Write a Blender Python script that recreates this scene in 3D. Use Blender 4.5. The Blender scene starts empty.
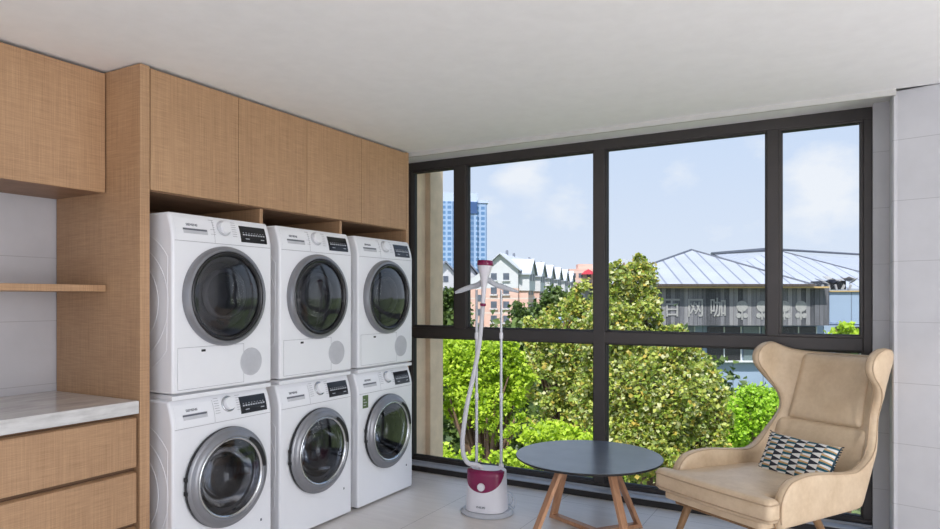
import bpy, bmesh, math, random
import numpy as np
from mathutils import Vector, Matrix
from mathutils.geometry import delaunay_2d_cdt

C = bpy.context.scene.collection
scn = bpy.context.scene
PI = math.pi

# ---------------------------------------------------------------- camera
YAW = math.radians(29.54)
CAMH = 1.325
FPX, HOR, CX = 664.0, 299.5, 470.0
cam_d = bpy.data.cameras.new('camera')
cam_d.sensor_width = 36.0
cam_d.lens = FPX * 36.0 / 940.0
cam_d.shift_y = (HOR - 264.5) / 940.0
cam_d.clip_start = 0.05
cam_d.clip_end = 3000
cam = bpy.data.objects.new('camera', cam_d)
C.objects.link(cam)
cam.location = (0, 0, CAMH)
cam.rotation_euler = (PI / 2, 0, YAW)
scn.camera = cam

# ---------------------------------------------------------------- world, sun, exposure
scn.view_settings.view_transform = 'Standard'
scn.view_settings.look = 'None'
scn.view_settings.gamma = 1.0
scn.view_settings.use_curve_mapping = False
scn.view_settings.exposure = 0.06


def lin(c):
    return tuple(((x / 255.0) / 12.92 if x / 255.0 <= 0.04045 else ((x / 255.0 + 0.055) / 1.055) ** 2.4) for x in c)


def lin4(c):
    return lin(c) + (1.0,)


def ray_dir(u, v):
    """direction in the place of a point seen at u, v (depth 1)"""
    r = (u - CX) / FPX
    return Vector((-math.sin(YAW) + math.cos(YAW) * r, math.cos(YAW) + math.sin(YAW) * r, (HOR - v) / FPX))


def at(u, v, depth):
    return Vector((0, 0, CAMH)) + ray_dir(u, v) * depth


W = bpy.data.worlds.new('world')
scn.world = W
W.use_nodes = True
nt = W.node_tree
nt.nodes.clear()
out = nt.nodes.new('ShaderNodeOutputWorld')
bg = nt.nodes.new('ShaderNodeBackground')
nt.links.new(bg.outputs[0], out.inputs[0])
bg.inputs[1].default_value = 1.0
tc = nt.nodes.new('ShaderNodeTexCoord')
sep = nt.nodes.new('ShaderNodeSeparateXYZ')
nt.links.new(tc.outputs['Generated'], sep.inputs[0])
ramp = nt.nodes.new('ShaderNodeValToRGB')
nt.links.new(sep.outputs['Z'], ramp.inputs[0])
ramp.color_ramp.elements[0].position = 0.0
ramp.color_ramp.elements[0].color = lin4((226, 233, 248))
ramp.color_ramp.elements[1].position = 0.34
ramp.color_ramp.elements[1].color = lin4((200, 219, 250))
e = ramp.color_ramp.elements.new(1.0)
e.color = lin4((140, 180, 235))
# clouds: noise in direction space, thicker inside a few soft banks
cn = nt.nodes.new('ShaderNodeTexNoise')
cn.inputs['Scale'].default_value = 9.0
cn.inputs['Detail'].default_value = 8.0
cn.inputs['Roughness'].default_value = 0.6
mp = nt.nodes.new('ShaderNodeMapping')
mp.inputs['Scale'].default_value = (1, 1, 1.7)
nt.links.new(tc.outputs['Generated'], mp.inputs[0])
nt.links.new(mp.outputs[0], cn.inputs['Vector'])
acc = None


def wmath(op, a, b=None):
    n = nt.nodes.new('ShaderNodeMath')
    n.operation = op
    for i, s in enumerate((a, b)):
        if s is None:
            continue
        if isinstance(s, (int, float)):
            n.inputs[i].default_value = s
        else:
            nt.links.new(s, n.inputs[i])
    return n.outputs[0]


for (u, v, rad, stren) in ((522, 176, 0.060, 0.9), (820, 188, 0.070, 1.15), (842, 205, 0.05, 0.8), (760, 150, 0.06, 0.45), (676, 172, 0.05, 0.45),
                           (490, 205, 0.05, 0.35), (560, 215, 0.08, 0.25), (815, 215, 0.06, 0.5)):
    d = ray_dir(u, v).normalized()
    vd = nt.nodes.new('ShaderNodeVectorMath')
    vd.operation = 'DISTANCE'
    vd.inputs[1].default_value = d
    nrm = nt.nodes.new('ShaderNodeVectorMath')
    nrm.operation = 'NORMALIZE'
    nt.links.new(tc.outputs['Generated'], nrm.inputs[0])
    nt.links.new(nrm.outputs[0], vd.inputs[0])
    q = wmath('DIVIDE', vd.outputs['Value'], rad)
    q = wmath('SUBTRACT', 1.0, q)
    q = wmath('MAXIMUM', q, 0.0)
    q = wmath('MULTIPLY', q, stren)
    acc = q if acc is None else wmath('MAXIMUM', acc, q)
dens = wmath('ADD', wmath('MULTIPLY', cn.outputs[0], 1.9), wmath('ADD', acc, -1.12))
dens = wmath('MULTIPLY', dens, 1.8)
clampn = nt.nodes.new('ShaderNodeClamp')
nt.links.new(dens, clampn.inputs[0])
mixn = nt.nodes.new('ShaderNodeMix')
mixn.data_type = 'RGBA'
nt.links.new(wmath('MULTIPLY', clampn.outputs[0], 0.8), mixn.inputs['Factor'])
nt.links.new(ramp.outputs[0], mixn.inputs[6])
mixn.inputs[7].default_value = lin4((248, 248, 253))
nt.links.new(mixn.outputs[2], bg.inputs[0])

sd = bpy.data.lights.new('sun', 'SUN')
sd.energy = 6.0
sd.angle = math.radians(0.6)
sd.color = (1.0, 0.96, 0.90)
sun = bpy.data.objects.new('sun', sd)
C.objects.link(sun)
# sun stands behind and to the right of the viewer, high
sun.rotation_euler = Vector((-0.15, 0.62, -1.0)).to_track_quat('-Z', 'Y').to_euler()


def area(name, loc, direction, sx, sy, power, col=(1, 1, 1)):
    l = bpy.data.lights.new(name, 'AREA')
    l.shape = 'RECTANGLE'
    l.size, l.size_y = sx, sy
    l.energy = power
    l.color = col
    o = bpy.data.objects.new(name, l)
    C.objects.link(o)
    o.location = loc
    o.rotation_euler = Vector(direction).to_track_quat('-Z', 'Z').to_euler()
    return o


# added fill lamps, out of view behind and to the right of the viewer
area('fill_rear', (0.8, -1.9, 1.35), (0, 1, 0.05), 3.6, 2.0, 14, (0.98, 0.99, 1.0))
area('fill_right', (3.1, 1.2, 1.3), (-1, 0.22, 0.08), 3.8, 2.0, 116, (1.0, 0.99, 0.98))

# ---------------------------------------------------------------- helpers


def tag(o, label=None, cat=None, group=None, kind=None):
    if label: o['label'] = label
    if cat: o['category'] = cat
    if group: o['group'] = group
    if kind: o['kind'] = kind
    return o


def thing(name, label, cat, loc=(0, 0, 0), rz=0.0, group=None):
    o = bpy.data.objects.new(name, None)
    o.empty_display_size = 0.1
    C.objects.link(o)
    o.location = loc
    o.rotation_euler = (0, 0, rz)
    return tag(o, label, cat, group)


def structure_root(name, loc=(0, 0, 0), rz=0.0):
    o = bpy.data.objects.new(name, None)
    C.objects.link(o)
    o.location = loc
    o.rotation_euler = (0, 0, rz)
    o['kind'] = 'structure'
    return o


def link(name, me, mats, parent=None, smooth=False, loc=None):
    o = bpy.data.objects.new(name, me)
    C.objects.link(o)
    if not isinstance(mats, (list, tuple)):
        mats = [mats]
    for m in mats:
        me.materials.append(m)
    if smooth:
        me.polygons.foreach_set('use_smooth', [True] * len(me.polygons))
    if parent is not None:
        o.parent = parent
    if loc is not None:
        o.location = loc
    return o


def obj(name, bm, mats, parent=None, smooth=False, loc=None, fix=True):
    if fix:
        bmesh.ops.recalc_face_normals(bm, faces=bm.faces[:])
    me = bpy.data.meshes.new(name)
    bm.to_mesh(me)
    bm.free()
    return link(name, me, mats, parent, smooth, loc)


def bevel(o, w=0.004, seg=2, ang=35):
    m = o.modifiers.new('bevel', 'BEVEL')
    m.width = w
    m.segments = seg
    m.limit_method = 'ANGLE'
    m.angle_limit = math.radians(ang)
    return o


def auto_smooth(o, ang=35):
    me = o.data
    me.polygons.foreach_set('use_smooth', [True] * len(me.polygons))
    bm = bmesh.new()
    bm.from_mesh(me)
    for e_ in bm.edges:
        if len(e_.link_faces) == 2 and e_.calc_face_angle(0) > math.radians(ang):
            e_.smooth = False
    bm.to_mesh(me)
    bm.free()
    return o


def add_box(bm, lo, hi, M=None, mi=0):
    x0, y0, z0 = lo
    x1, y1, z1 = hi
    vs = [Vector(p) for p in ((x0, y0, z0), (x1, y0, z0), (x1, y1, z0), (x0, y1, z0), (x0, y0, z1), (x1, y0, z1), (x1, y1, z1), (x0, y1, z1))]
    if M is not None:
        vs = [M @ p for p in vs]
    vs = [bm.verts.new(p) for p in vs]
    for f in ((0, 3, 2, 1), (4, 5, 6, 7), (0, 1, 5, 4), (1, 2, 6, 5), (2, 3, 7, 6), (3, 0, 4, 7)):
        bm.faces.new([vs[i] for i in f]).material_index = mi
    return vs


def box(name, lo, hi, mats, parent=None, bev=0.0, seg=2):
    bm = bmesh.new()
    add_box(bm, lo, hi)
    o = obj(name, bm, mats, parent)
    if bev:
        bevel(o, bev, seg)
    return o


def add_prism(bm, pts, d0, d1, axes='xz', mi=0):
    """polygon pts (a, b) extruded along the remaining axis from d0 to d1"""
    def mk(a, b, d):
        return {'xz': (a, d, b), 'xy': (a, b, d), 'yz': (d, a, b)}[axes]
    A = [bm.verts.new(mk(a, b, d0)) for a, b in pts]
    B = [bm.verts.new(mk(a, b, d1)) for a, b in pts]
    n = len(pts)
    bm.faces.new(A).material_index = mi
    bm.faces.new(B[::-1]).material_index = mi
    for i in range(n):
        bm.faces.new([A[i], B[i], B[(i + 1) % n], A[(i + 1) % n]]).material_index = mi


def add_lathe(bm, prof, n=48, M=None, cap0=False, cap1=False, mi=0, sx=1.0, sy=1.0):
    """prof of (r, z) turned about z"""
    rings = []
    for r, z in prof:
        ring = []
        for i in range(n):
            t = 2 * PI * i / n
            p = Vector((r * math.cos(t) * sx, r * math.sin(t) * sy, z))
            if M is not None: p = M @ p
            ring.append(bm.verts.new(p))
        rings.append(ring)
    for a, b in zip(rings[:-1], rings[1:]):
        for i in range(n):
            bm.faces.new([a[i], a[(i + 1) % n], b[(i + 1) % n], b[i]]).material_index = mi
    if cap0: bm.faces.new(rings[0][::-1]).material_index = mi
    if cap1: bm.faces.new(rings[-1]).material_index = mi


def add_tube(bm, pts, rad, n=8, closed=False, mi=0):
    pts = [Vector(p) for p in pts]
    m = len(pts)
    rads = rad if isinstance(rad, (list, tuple)) else [rad] * m
    prev = None
    rings = []
    for i, p in enumerate(pts):
        if closed:
            t = (pts[(i + 1) % m] - pts[i - 1])
        else:
            t = (pts[min(i + 1, m - 1)] - pts[max(i - 1, 0)])
        t.normalize()
        if prev is None:
            up = Vector((0, 0, 1)) if abs(t.z) < 0.9 else Vector((1, 0, 0))
            nx = t.cross(up).normalized()
        else:
            nx = (prev - t * prev.dot(t)).normalized()
        prev = nx
        ny = t.cross(nx)
        rings.append([bm.verts.new(p + (nx * math.cos(2 * PI * k / n) + ny * math.sin(2 * PI * k / n)) * rads[i]) for k in range(n)])
    last = m if closed else m - 1
    for i in range(last):
        a, b = rings[i], rings[(i + 1) % m]
        for k in range(n):
            bm.faces.new([a[k], a[(k + 1) % n], b[(k + 1) % n], b[k]]).material_index = mi
    if not closed:
        bm.faces.new(rings[0][::-1]).material_index = mi
        bm.faces.new(rings[-1]).material_index = mi


def spline(pts, per=8):
    """Catmull-Rom through pts"""
    P = [Vector(p) for p in pts]
    P = [P[0] * 2 - P[1]] + P + [P[-1] * 2 - P[-2]]
    o = []
    for i in range(1, len(P) - 2):
        for k in range(per):
            t = k / per
            a, b, c, d = P[i - 1], P[i], P[i + 1], P[i + 2]
            o.append(0.5 * ((2 * b) + (c - a) * t + (2 * a - 5 * b + 4 * c - d) * t * t + (3 * b - a - 3 * c + d) * t ** 3))
    o.append(P[-2])
    return o


def copy_tree(o, parent=None):
    c = o.copy()
    C.objects.link(c)
    if parent is not None:
        c.parent = parent
    for ch in list(o.children):
        copy_tree(ch, c)
    return c


def text_mesh(body, size, extrude=0.0008, offset=0.0):
    cu = bpy.data.curves.new('t', 'FONT')
    cu.body = body
    cu.size = size
    cu.extrude = extrude
    cu.offset = offset
    cu.align_x = 'CENTER'
    cu.align_y = 'CENTER'
    cu.resolution_u = 3
    to = bpy.data.objects.new('t', cu)
    C.objects.link(to)
    bpy.context.view_layer.update()
    dg = bpy.context.evaluated_depsgraph_get()
    me = bpy.data.meshes.new_from_object(to.evaluated_get(dg))
    bpy.data.objects.remove(to)
    bpy.data.curves.remove(cu)
    me.materials.clear()
    return me


# ---------------------------------------------------------------- materials


class NT:
    def __init__(s, name):
        s.m = bpy.data.materials.new(name)
        s.m.use_nodes = True
        s.t = s.m.node_tree
        s.b = s.t.nodes['Principled BSDF']
        s.out = s.t.nodes['Material Output']

    def node(s, kind, **kw):
        n = s.t.nodes.new(kind)
        for k, v in kw.items(): setattr(n, k, v)
        return n

    def link(s, a, b): s.t.links.new(a, b)

    def math(s, op, a, b=None, c=None):
        n = s.node('ShaderNodeMath', operation=op)
        for i, x in enumerate((a, b, c)):
            if x is None: continue
            if isinstance(x, (int, float)): n.inputs[i].default_value = x
            else: s.link(x, n.inputs[i])
        return n.outputs[0]

    def coords(s, kind='Object', scale=(1, 1, 1), rot=(0, 0, 0), loc=(0, 0, 0)):
        t = s.node('ShaderNodeTexCoord')
        mm = s.node('ShaderNodeMapping')
        mm.inputs['Scale'].default_value = scale
        mm.inputs['Rotation'].default_value = rot
        mm.inputs['Location'].default_value = loc
        s.link(t.outputs[kind], mm.inputs[0])
        return mm.outputs[0]

    def noise(s, vec, scale, detail=4, rough=0.5):
        n = s.node('ShaderNodeTexNoise')
        n.inputs['Scale'].default_value = scale
        n.inputs['Detail'].default_value = detail
        n.inputs['Roughness'].default_value = rough
        if vec is not None: s.link(vec, n.inputs['Vector'])
        return n.outputs[0]

    def ramp(s, fac, stops):
        r = s.node('ShaderNodeValToRGB')
        el = r.color_ramp.elements
        el[0].position, el[0].color = stops[0][0], lin4(stops[0][1])
        el[1].position, el[1].color = stops[-1][0], lin4(stops[-1][1])
        for p, c in stops[1:-1]:
            x = el.new(p)
            x.color = lin4(c)
        s.link(fac, r.inputs[0])
        return r.outputs[0]

    def mix(s, fac, a, b, blend='MIX'):
        n = s.node('ShaderNodeMix', data_type='RGBA', blend_type=blend)
        for sock, x in ((n.inputs['Factor'], fac), (n.inputs[6], a), (n.inputs[7], b)):
            if isinstance(x, (int, float)): sock.default_value = x
            elif isinstance(x, tuple): sock.default_value = lin4(x)
            else: s.link(x, sock)
        return n.outputs[2]

    def bump(s, h, strength=0.2, dist=0.01):
        n = s.node('ShaderNodeBump')
        n.inputs['Strength'].default_value = strength
        n.inputs['Distance'].default_value = dist
        s.link(h, n.inputs['Height'])
        s.link(n.outputs[0], s.b.inputs['Normal'])

    def set(s, **kw):
        for k, v in kw.items():
            key = {'rough': 'Roughness', 'metal': 'Metallic', 'coat': 'Coat Weight', 'spec': 'Specular IOR Level', 'trans': 'Transmission Weight', 'alpha': 'Alpha'}[k]
            s.b.inputs[key].default_value = v
        return s

    def color(s, c):
        if isinstance(c, tuple): s.b.inputs['Base Color'].default_value = lin4(c)
        else: s.link(c, s.b.inputs['Base Color'])
        return s


def simple(name, c, rough=0.5, metal=0.0, var=0.04, scale=12, bump=0.0, **kw):
    n = NT(name)
    v = n.noise(n.coords(), scale, 5, 0.6)
    lo = tuple(max(0, x * (1 - var)) for x in c)
    hi = tuple(min(255, x * (1 + var)) for x in c)
    n.color(n.ramp(v, [(0.3, lo), (0.7, hi)]))
    n.set(rough=rough, metal=metal, **kw)
    if bump: n.bump(v, bump, 0.002)
    return n.m


def wood_mat(name, dark, light, horiz='y'):
    """linen-weave oak veneer: fine streaks crossing in both directions"""
    n = NT(name)
    co = n.coords()
    a = n.node('ShaderNodeMapping'); a.inputs['Scale'].default_value = (9, 9, 330); n.link(co, a.inputs[0])
    b = n.node('ShaderNodeMapping'); b.inputs['Scale'].default_value = (230, 230, 4); n.link(co, b.inputs[0])
    na = n.noise(a.outputs[0], 1.0, 3, 0.6)
    nb = n.noise(b.outputs[0], 1.0, 3, 0.6)
    nc = n.noise(co, 2.2, 2, 0.5)
    s = n.math('ADD', n.math('MULTIPLY', na, 0.5), n.math('MULTIPLY', nb, 0.5))
    s = n.math('ADD', s, n.math('MULTIPLY', n.math('SUBTRACT', nc, 0.5), 0.25))
    n.color(n.ramp(s, [(0.33, dark), (0.66, light)]))
    n.set(rough=0.5)
    n.bump(s, 0.12, 0.002)
    return n.m


M = {}
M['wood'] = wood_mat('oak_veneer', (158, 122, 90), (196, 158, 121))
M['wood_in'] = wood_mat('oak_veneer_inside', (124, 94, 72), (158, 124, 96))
M['gap'] = simple('dark_shadow_gap_board', (112, 84, 62), 0.8)
M['ceiling'] = simple('ceiling_paint', (240, 240, 240), 0.9, var=0.01)
M['strip'] = simple('shade_toned_edge_trim', (196, 195, 191), 0.6, var=0.01)  # fascia colour greyed to carry the shade on its room side
M['white_paint'] = simple('white_paint', (236, 236, 236), 0.6, var=0.01)


def tile_mat(name, base, joint, pz, z0, ph=0.0, h0=0.0, axis='x', jw=0.003, rough=0.35, mottled=0.03):
    """large tiles: joints every pz in height and every ph along the wall"""
    n = NT(name)
    co = n.coords()
    sp = n.node('ShaderNodeSeparateXYZ'); n.link(co, sp.inputs[0])
    def line(sock, p, o):
        t = n.math('DIVIDE', n.math('SUBTRACT', sock, o), p)
        f = n.math('ABSOLUTE', n.math('SUBTRACT', n.math('FRACT', n.math('ADD', t, 100.5)), 0.5))
        return n.math('LESS_THAN', f, jw / p / 2)
    v = line(sp.outputs['Z'], pz, z0)
    if ph:
        v = n.math('MAXIMUM', v, line(sp.outputs[axis.upper()], ph, h0))
    m_ = n.noise(co, 3.0, 6, 0.6)
    lo = tuple(x * (1 - mottled) for x in base); hi = tuple(min(255, x * (1 + mottled)) for x in base)
    n.color(n.mix(v, n.ramp(m_, [(0.3, lo), (0.7, hi)]), joint))
    n.set(rough=rough)
    return n.m


M['tile_right'] = tile_mat('white_wall_tile', (196, 196, 200), (168, 168, 172), 0.31, 0.59, rough=0.4)
M['tile_niche'] = tile_mat('niche_wall_tile', (196, 195, 200), (170, 168, 172), 0.31, 1.22, rough=0.4)


def floor_mat():
    n = NT('floor_tile')
    co = n.coords()
    sp = n.node('ShaderNodeSeparateXYZ'); n.link(co, sp.inputs[0])
    def line(sock, p, o, w):
        t = n.math('DIVIDE', n.math('SUBTRACT', sock, o), p)
        f = n.math('ABSOLUTE', n.math('SUBTRACT', n.math('FRACT', n.math('ADD', t, 100.5)), 0.5))
        return n.math('LESS_THAN', f, w / p / 2)
    j = n.math('MAXIMUM', line(sp.outputs['X'], 0.6, -2.24, 0.004), line(sp.outputs['Y'], 1.2, 2.9, 0.004))
    s1 = n.node('ShaderNodeMapping'); s1.inputs['Scale'].default_value = (3, 22, 1); n.link(co, s1.inputs[0])
    a = n.noise(s1.outputs[0], 1.2, 8, 0.65)
    b = n.noise(co, 1.4, 4, 0.5)
    s = n.math('ADD', n.math('MULTIPLY', a, 0.6), n.math('MULTIPLY', b, 0.4))
    n.color(n.mix(j, n.ramp(s, [(0.3, (216, 208, 202)), (0.7, (238, 231, 226))]), (176, 168, 162)))
    n.set(rough=0.34)
    return n.m


M['floor'] = floor_mat()


def marble_mat():
    n = NT('pale_marble')
    co = n.coords(scale=(3.0, 1.0, 3.0), rot=(0, 0, 0.1))
    w = n.noise(co, 4.0, 8, 0.65)
    w2 = n.noise(n.coords(scale=(20, 2.0, 20)), 2.0, 6, 0.6)
    s = n.math('ADD', n.math('MULTIPLY', w, 0.6), n.math('MULTIPLY', w2, 0.4))
    n.color(n.ramp(s, [(0.32, (178, 176, 175)), (0.5, (212, 211, 210)), (0.68, (232, 231, 230))]))
    n.set(rough=0.16)
    return n.m


M['marble'] = marble_mat()
M['frame'] = simple('dark_bronze_aluminium', (70, 66, 65), 0.42, 0.35, var=0.03)
M['gasket'] = simple('black_gasket', (22, 21, 22), 0.6)
M['sill'] = simple('grey_sill_metal', (172, 175, 182), 0.35, 0.15, var=0.06, scale=6)
M['base_strip'] = simple('black_base_strip', (40, 37, 37), 0.5)


def glass_mat(name, tint=(255, 255, 255), refl=1.0, rough=0.0):
    n = NT(name)
    t = n.node('ShaderNodeBsdfTransparent'); t.inputs[0].default_value = lin4(tint)
    g = n.node('ShaderNodeBsdfGlossy'); g.inputs['Roughness'].default_value = rough
    f = n.node('ShaderNodeFresnel'); f.inputs[0].default_value = 1.45
    x = n.node('ShaderNodeMixShader')
    n.link(n.math('MULTIPLY', f.outputs[0], refl), x.inputs[0])
    n.link(t.outputs[0], x.inputs[1]); n.link(g.outputs[0], x.inputs[2])
    n.link(x.outputs[0], n.out.inputs[0])
    n.t.nodes.remove(n.b)
    return n.m


M['glass'] = glass_mat('window_glass', (250, 252, 252), 0.10)
M['door_glass'] = glass_mat('tinted_door_glass', (190, 192, 197), 2.0, 0.05)
M['bowl_glass'] = glass_mat('clear_glass_bowl', (205, 206, 210), 3.0, 0.08)
M['white_enamel'] = simple('white_enamel', (236, 237, 241), 0.28, var=0.004)
M['panel_white'] = simple('white_control_panel', (238, 239, 243), 0.35, var=0.004)
M['seam'] = simple('grey_seam', (168, 168, 174), 0.6)
M['ring_grey'] = simple('silver_grey_door_ring', (138, 139, 144), 0.3, 0.45, var=0.02)
M['chrome'] = simple('chrome', (205, 207, 210), 0.15, 0.95, var=0.01)
M['black_ring'] = simple('black_gloss_plastic', (34, 34, 37), 0.2, var=0.02)
M['drum'] = simple('brushed_steel_drum', (176, 176, 178), 0.38, 0.6, var=0.1, scale=30)
M['drum_dark'] = simple('dark_drum_plastic', (70, 70, 74), 0.45)
M['bowl_grey'] = simple('grey_door_liner', (112, 113, 118), 0.4)
M['bowl_dark'] = simple('dark_grey_door_bowl', (84, 85, 90), 0.35, var=0.12, scale=9)
M['display'] = simple('black_display', (32, 32, 36), 0.15)
M['display_text'] = simple('pale_display_marks', (175, 178, 184), 0.5)
M['logo'] = simple('grey_lettering', (96, 98, 108), 0.5)
M['vent'] = simple('pale_grey_vent', (196, 197, 202), 0.6)
M['rubber'] = simple('dark_rubber', (40, 40, 42), 0.7)
M['label_green'] = simple('green_energy_label', (84, 104, 64), 0.5, var=0.25, scale=60)


# ---------------------------------------------------------------- room shell
CZ = 2.39
XB = -3.418                # back wall behind the cabinets


def quad_slab(name, pts, z0, z1, m):
    bm = bmesh.new()
    add_prism(bm, pts, z0, z1, 'xy')
    o = obj(name, bm, m)
    o['kind'] = 'structure'
    return o


quad_slab('floor', [(-3.6, -2.1), (3.3, -2.1), (3.3, 4.6), (-3.6, 4.6)], -0.15, 0.0, M['floor'])
quad_slab('ceiling', [(-3.6, -2.1), (3.3, -2.1), (3.3, 3.985), (-3.6, 3.985)], CZ, CZ + 0.25, M['ceiling'])
# lowered edge strip at the end of the ceiling, and the window head behind it
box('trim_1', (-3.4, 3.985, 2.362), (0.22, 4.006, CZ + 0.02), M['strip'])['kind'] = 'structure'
box('trim_2', (-3.6, 4.006, 2.412), (3.3, 4.60, 2.64), M['white_paint'])['kind'] = 'structure'
box('wall_left', (XB - 0.2, -2.1, 0), (XB, 4.6, CZ), M['tile_niche'])['kind'] = 'structure'
# pier beside the window, step and angled right wall
box('wall_pier', (0.128, 4.30, 0), (0.205, 4.6, 2.412), M['tile_right'])['kind'] = 'structure'
bm = bmesh.new()
ang = math.radians(-13)
L_ = 3.1
ex, ey = 0.228 + L_ * math.cos(ang), 4.03 + L_ * math.sin(ang)
add_prism(bm, [(0.228, 4.03), (ex, ey), (ex, 4.6), (0.205, 4.6), (0.205, 4.04), (0.212, 4.03)], 0, CZ, 'xy')
o = obj('wall_right', bm, M['tile_right'])
o['kind'] = 'structure'

# ---------------------------------------------------------------- the big window
WY = 4.37
win = structure_root('window_1', (0, WY, 0))
F0, F1 = 0.0, 0.075
WX0, WX1, WZ0, WZ1 = -3.045, 0.128, 0.045, 2.412
Z_T0, Z_T1 = 1.030, 1.105


def wbox(name, x0, x1, z0, z1, y0=F0, y1=F1, m=None, bev=0.004, parent=None):
    return box(name, (x0, y0, z0), (x1, y1, z1), m or M['frame'], parent or win, bev, 2)


bm = bmesh.new()
add_box(bm, (WX0, F0, WZ1 - 0.065), (WX1, F1, WZ1))
add_box(bm, (WX0, F0, WZ0), (WX1, F1, WZ0 + 0.035))
add_box(bm, (WX0, F0, WZ0 + 0.035), (WX0 + 0.035, F1, WZ1 - 0.065))
add_box(bm, (WX1 - 0.045, F0, WZ0 + 0.035), (WX1, F1, WZ1 - 0.065))
bevel(obj('frame', bm, M['frame'], win), 0.004)
wbox('transom', WX0 + 0.035, WX1 - 0.045, Z_T0, Z_T1, F0 - 0.004, F1)
wbox('mullion', -2.613, -2.512, Z_T1, WZ1 - 0.065, F0 - 0.002)
wbox('mullion', -1.503, -1.424, WZ0 + 0.035, WZ1 - 0.065, F0 - 0.006)
wbox('mullion', -0.418, -0.352, Z_T1, WZ1 - 0.065, F0 - 0.002)


def sash(x0, x1, z0, z1, w, y0=0.008, y1=0.06):
    bm = bmesh.new()
    add_box(bm, (x0, y0, z0), (x1, y1, z0 + w))
    add_box(bm, (x0, y0, z1 - w), (x1, y1, z1))
    add_box(bm, (x0, y0, z0 + w), (x0 + w, y1, z1 - w))
    add_box(bm, (x1 - w, y0, z0 + w), (x1, y1, z1 - w))
    s = bevel(obj('sash', bm, M['frame'], win), 0.003)
    bm = bmesh.new()
    g = 0.004
    a0, a1, b0, b1 = x0 + w, x1 - w, z0 + w, z1 - w
    add_box(bm, (a0, y0 + 0.01, b0), (a1, y1 - 0.01, b0 + g))
    add_box(bm, (a0, y0 + 0.01, b1 - g), (a1, y1 - 0.01, b1))
    add_box(bm, (a0, y0 + 0.01, b0 + g), (a0 + g, y1 - 0.01, b1 - g))
    add_box(bm, (a1 - g, y0 + 0.01, b0 + g), (a1, y1 - 0.01, b1 - g))
    obj('gasket', bm, M['gasket'], s)
    box('pane', (x0 + w - .002, 0.032, z0 + w - .002), (x1 - w + .002, 0.038, z1 - w + .002), M['glass'], s)
    return s


ZT = WZ1 - 0.065
sash(-3.010, -2.613, Z_T1, ZT, 0.014)
sash(-2.512, -1.503, Z_T1, ZT, 0.008)
sash(-1.424, -0.418, Z_T1, ZT, 0.008)
sash(-0.352, 0.083, Z_T1, ZT, 0.015, -0.004)
sash(-3.010, -1.503, WZ0 + 0.035, Z_T0, 0.008)
sash(-1.424, 0.083, WZ0 + 0.035, Z_T0, 0.008)
# sill: black upstand strip, grey metal ledge with a raised track
box('sill', (-3.1, 4.262 - WY, 0.040), (0.127, 0.0, 0.047), M['sill'], win, 0.001)
box('sill', (-3.1, -0.032, 0.047), (0.127, -0.022, 0.060), M['sill'], win, 0.001)
box('trim_3', (-3.1, 4.26, 0.0), (0.127, 4.276, 0.040), M['base_strip'])['kind'] = 'structure'

# ---------------------------------------------------------------- fitted joinery
XF = -2.75      # front plane of the cupboards
# tall end panels
p = box('tall_side_panel', (XB + 0.005, 1.857, 0.0), (XF, 1.905, 2.383), M['wood'], None, 0.0015)
tag(p, 'full height oak veneer panel between the marble counter and the machines', 'cabinet panel')
p = box('tall_side_panel', (XB + 0.005, 3.925, 0.0), (XF, 3.955, 2.383), M['wood'], None, 0.0015)
tag(p, 'full height oak veneer end panel nearest the window', 'cabinet panel')
for (ya, yb, lab) in ((2.572, 2.596, 'oak veneer upright between the left and middle stacks of machines'), (3.226, 3.248, 'oak veneer upright between the middle and right stacks of machines')):
    p = box('divider_panel', (XB + 0.02, ya, 0.0), (XF - 0.02, yb, 1.818), M['wood'], None, 0.001)
    tag(p, lab, 'cabinet panel')
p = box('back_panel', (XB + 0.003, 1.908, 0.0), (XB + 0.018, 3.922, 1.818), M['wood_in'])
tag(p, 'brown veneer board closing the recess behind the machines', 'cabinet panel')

# wall cupboards above the machines: two double-door carcasses and their doors
dw = (3.922 - 1.908) / 4
labs = ['oak veneer wall cupboard with two doors over the left half of the machines', 'oak veneer wall cupboard with two doors over the right half of the machines']
for k in range(2):
    y0 = 1.908 + k * 2 * dw
    y1 = y0 + 2 * dw
    t = thing('wall_cupboard', labs[k], 'cupboard', (XB, y0, 1.82))
    depth = XF - XB
    W2 = y1 - y0
    bm = bmesh.new()
    add_box(bm, (0.005, 0.002, 0), (depth - 0.022, W2 - 0.002, 0.018))
    add_box(bm, (0.005, 0.002, 0.545), (depth - 0.022, W2 - 0.002, 0.562))
    add_box(bm, (0.005, 0.002, 0.018), (0.02, W2 - 0.002, 0.545))
    add_box(bm, (0.02, 0.002, 0.018), (depth - 0.022, 0.018, 0.545))
    add_box(bm, (0.02, W2 - 0.018, 0.018), (depth - 0.022, W2 - 0.002, 0.545))
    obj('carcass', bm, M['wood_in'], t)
    for j in range(2):
        box('door', (depth - 0.020, j * dw + 0.0015, 0.004), (depth, (j + 1) * dw - 0.0015, 0.556), M['wood'], t, 0.0012)

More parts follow.
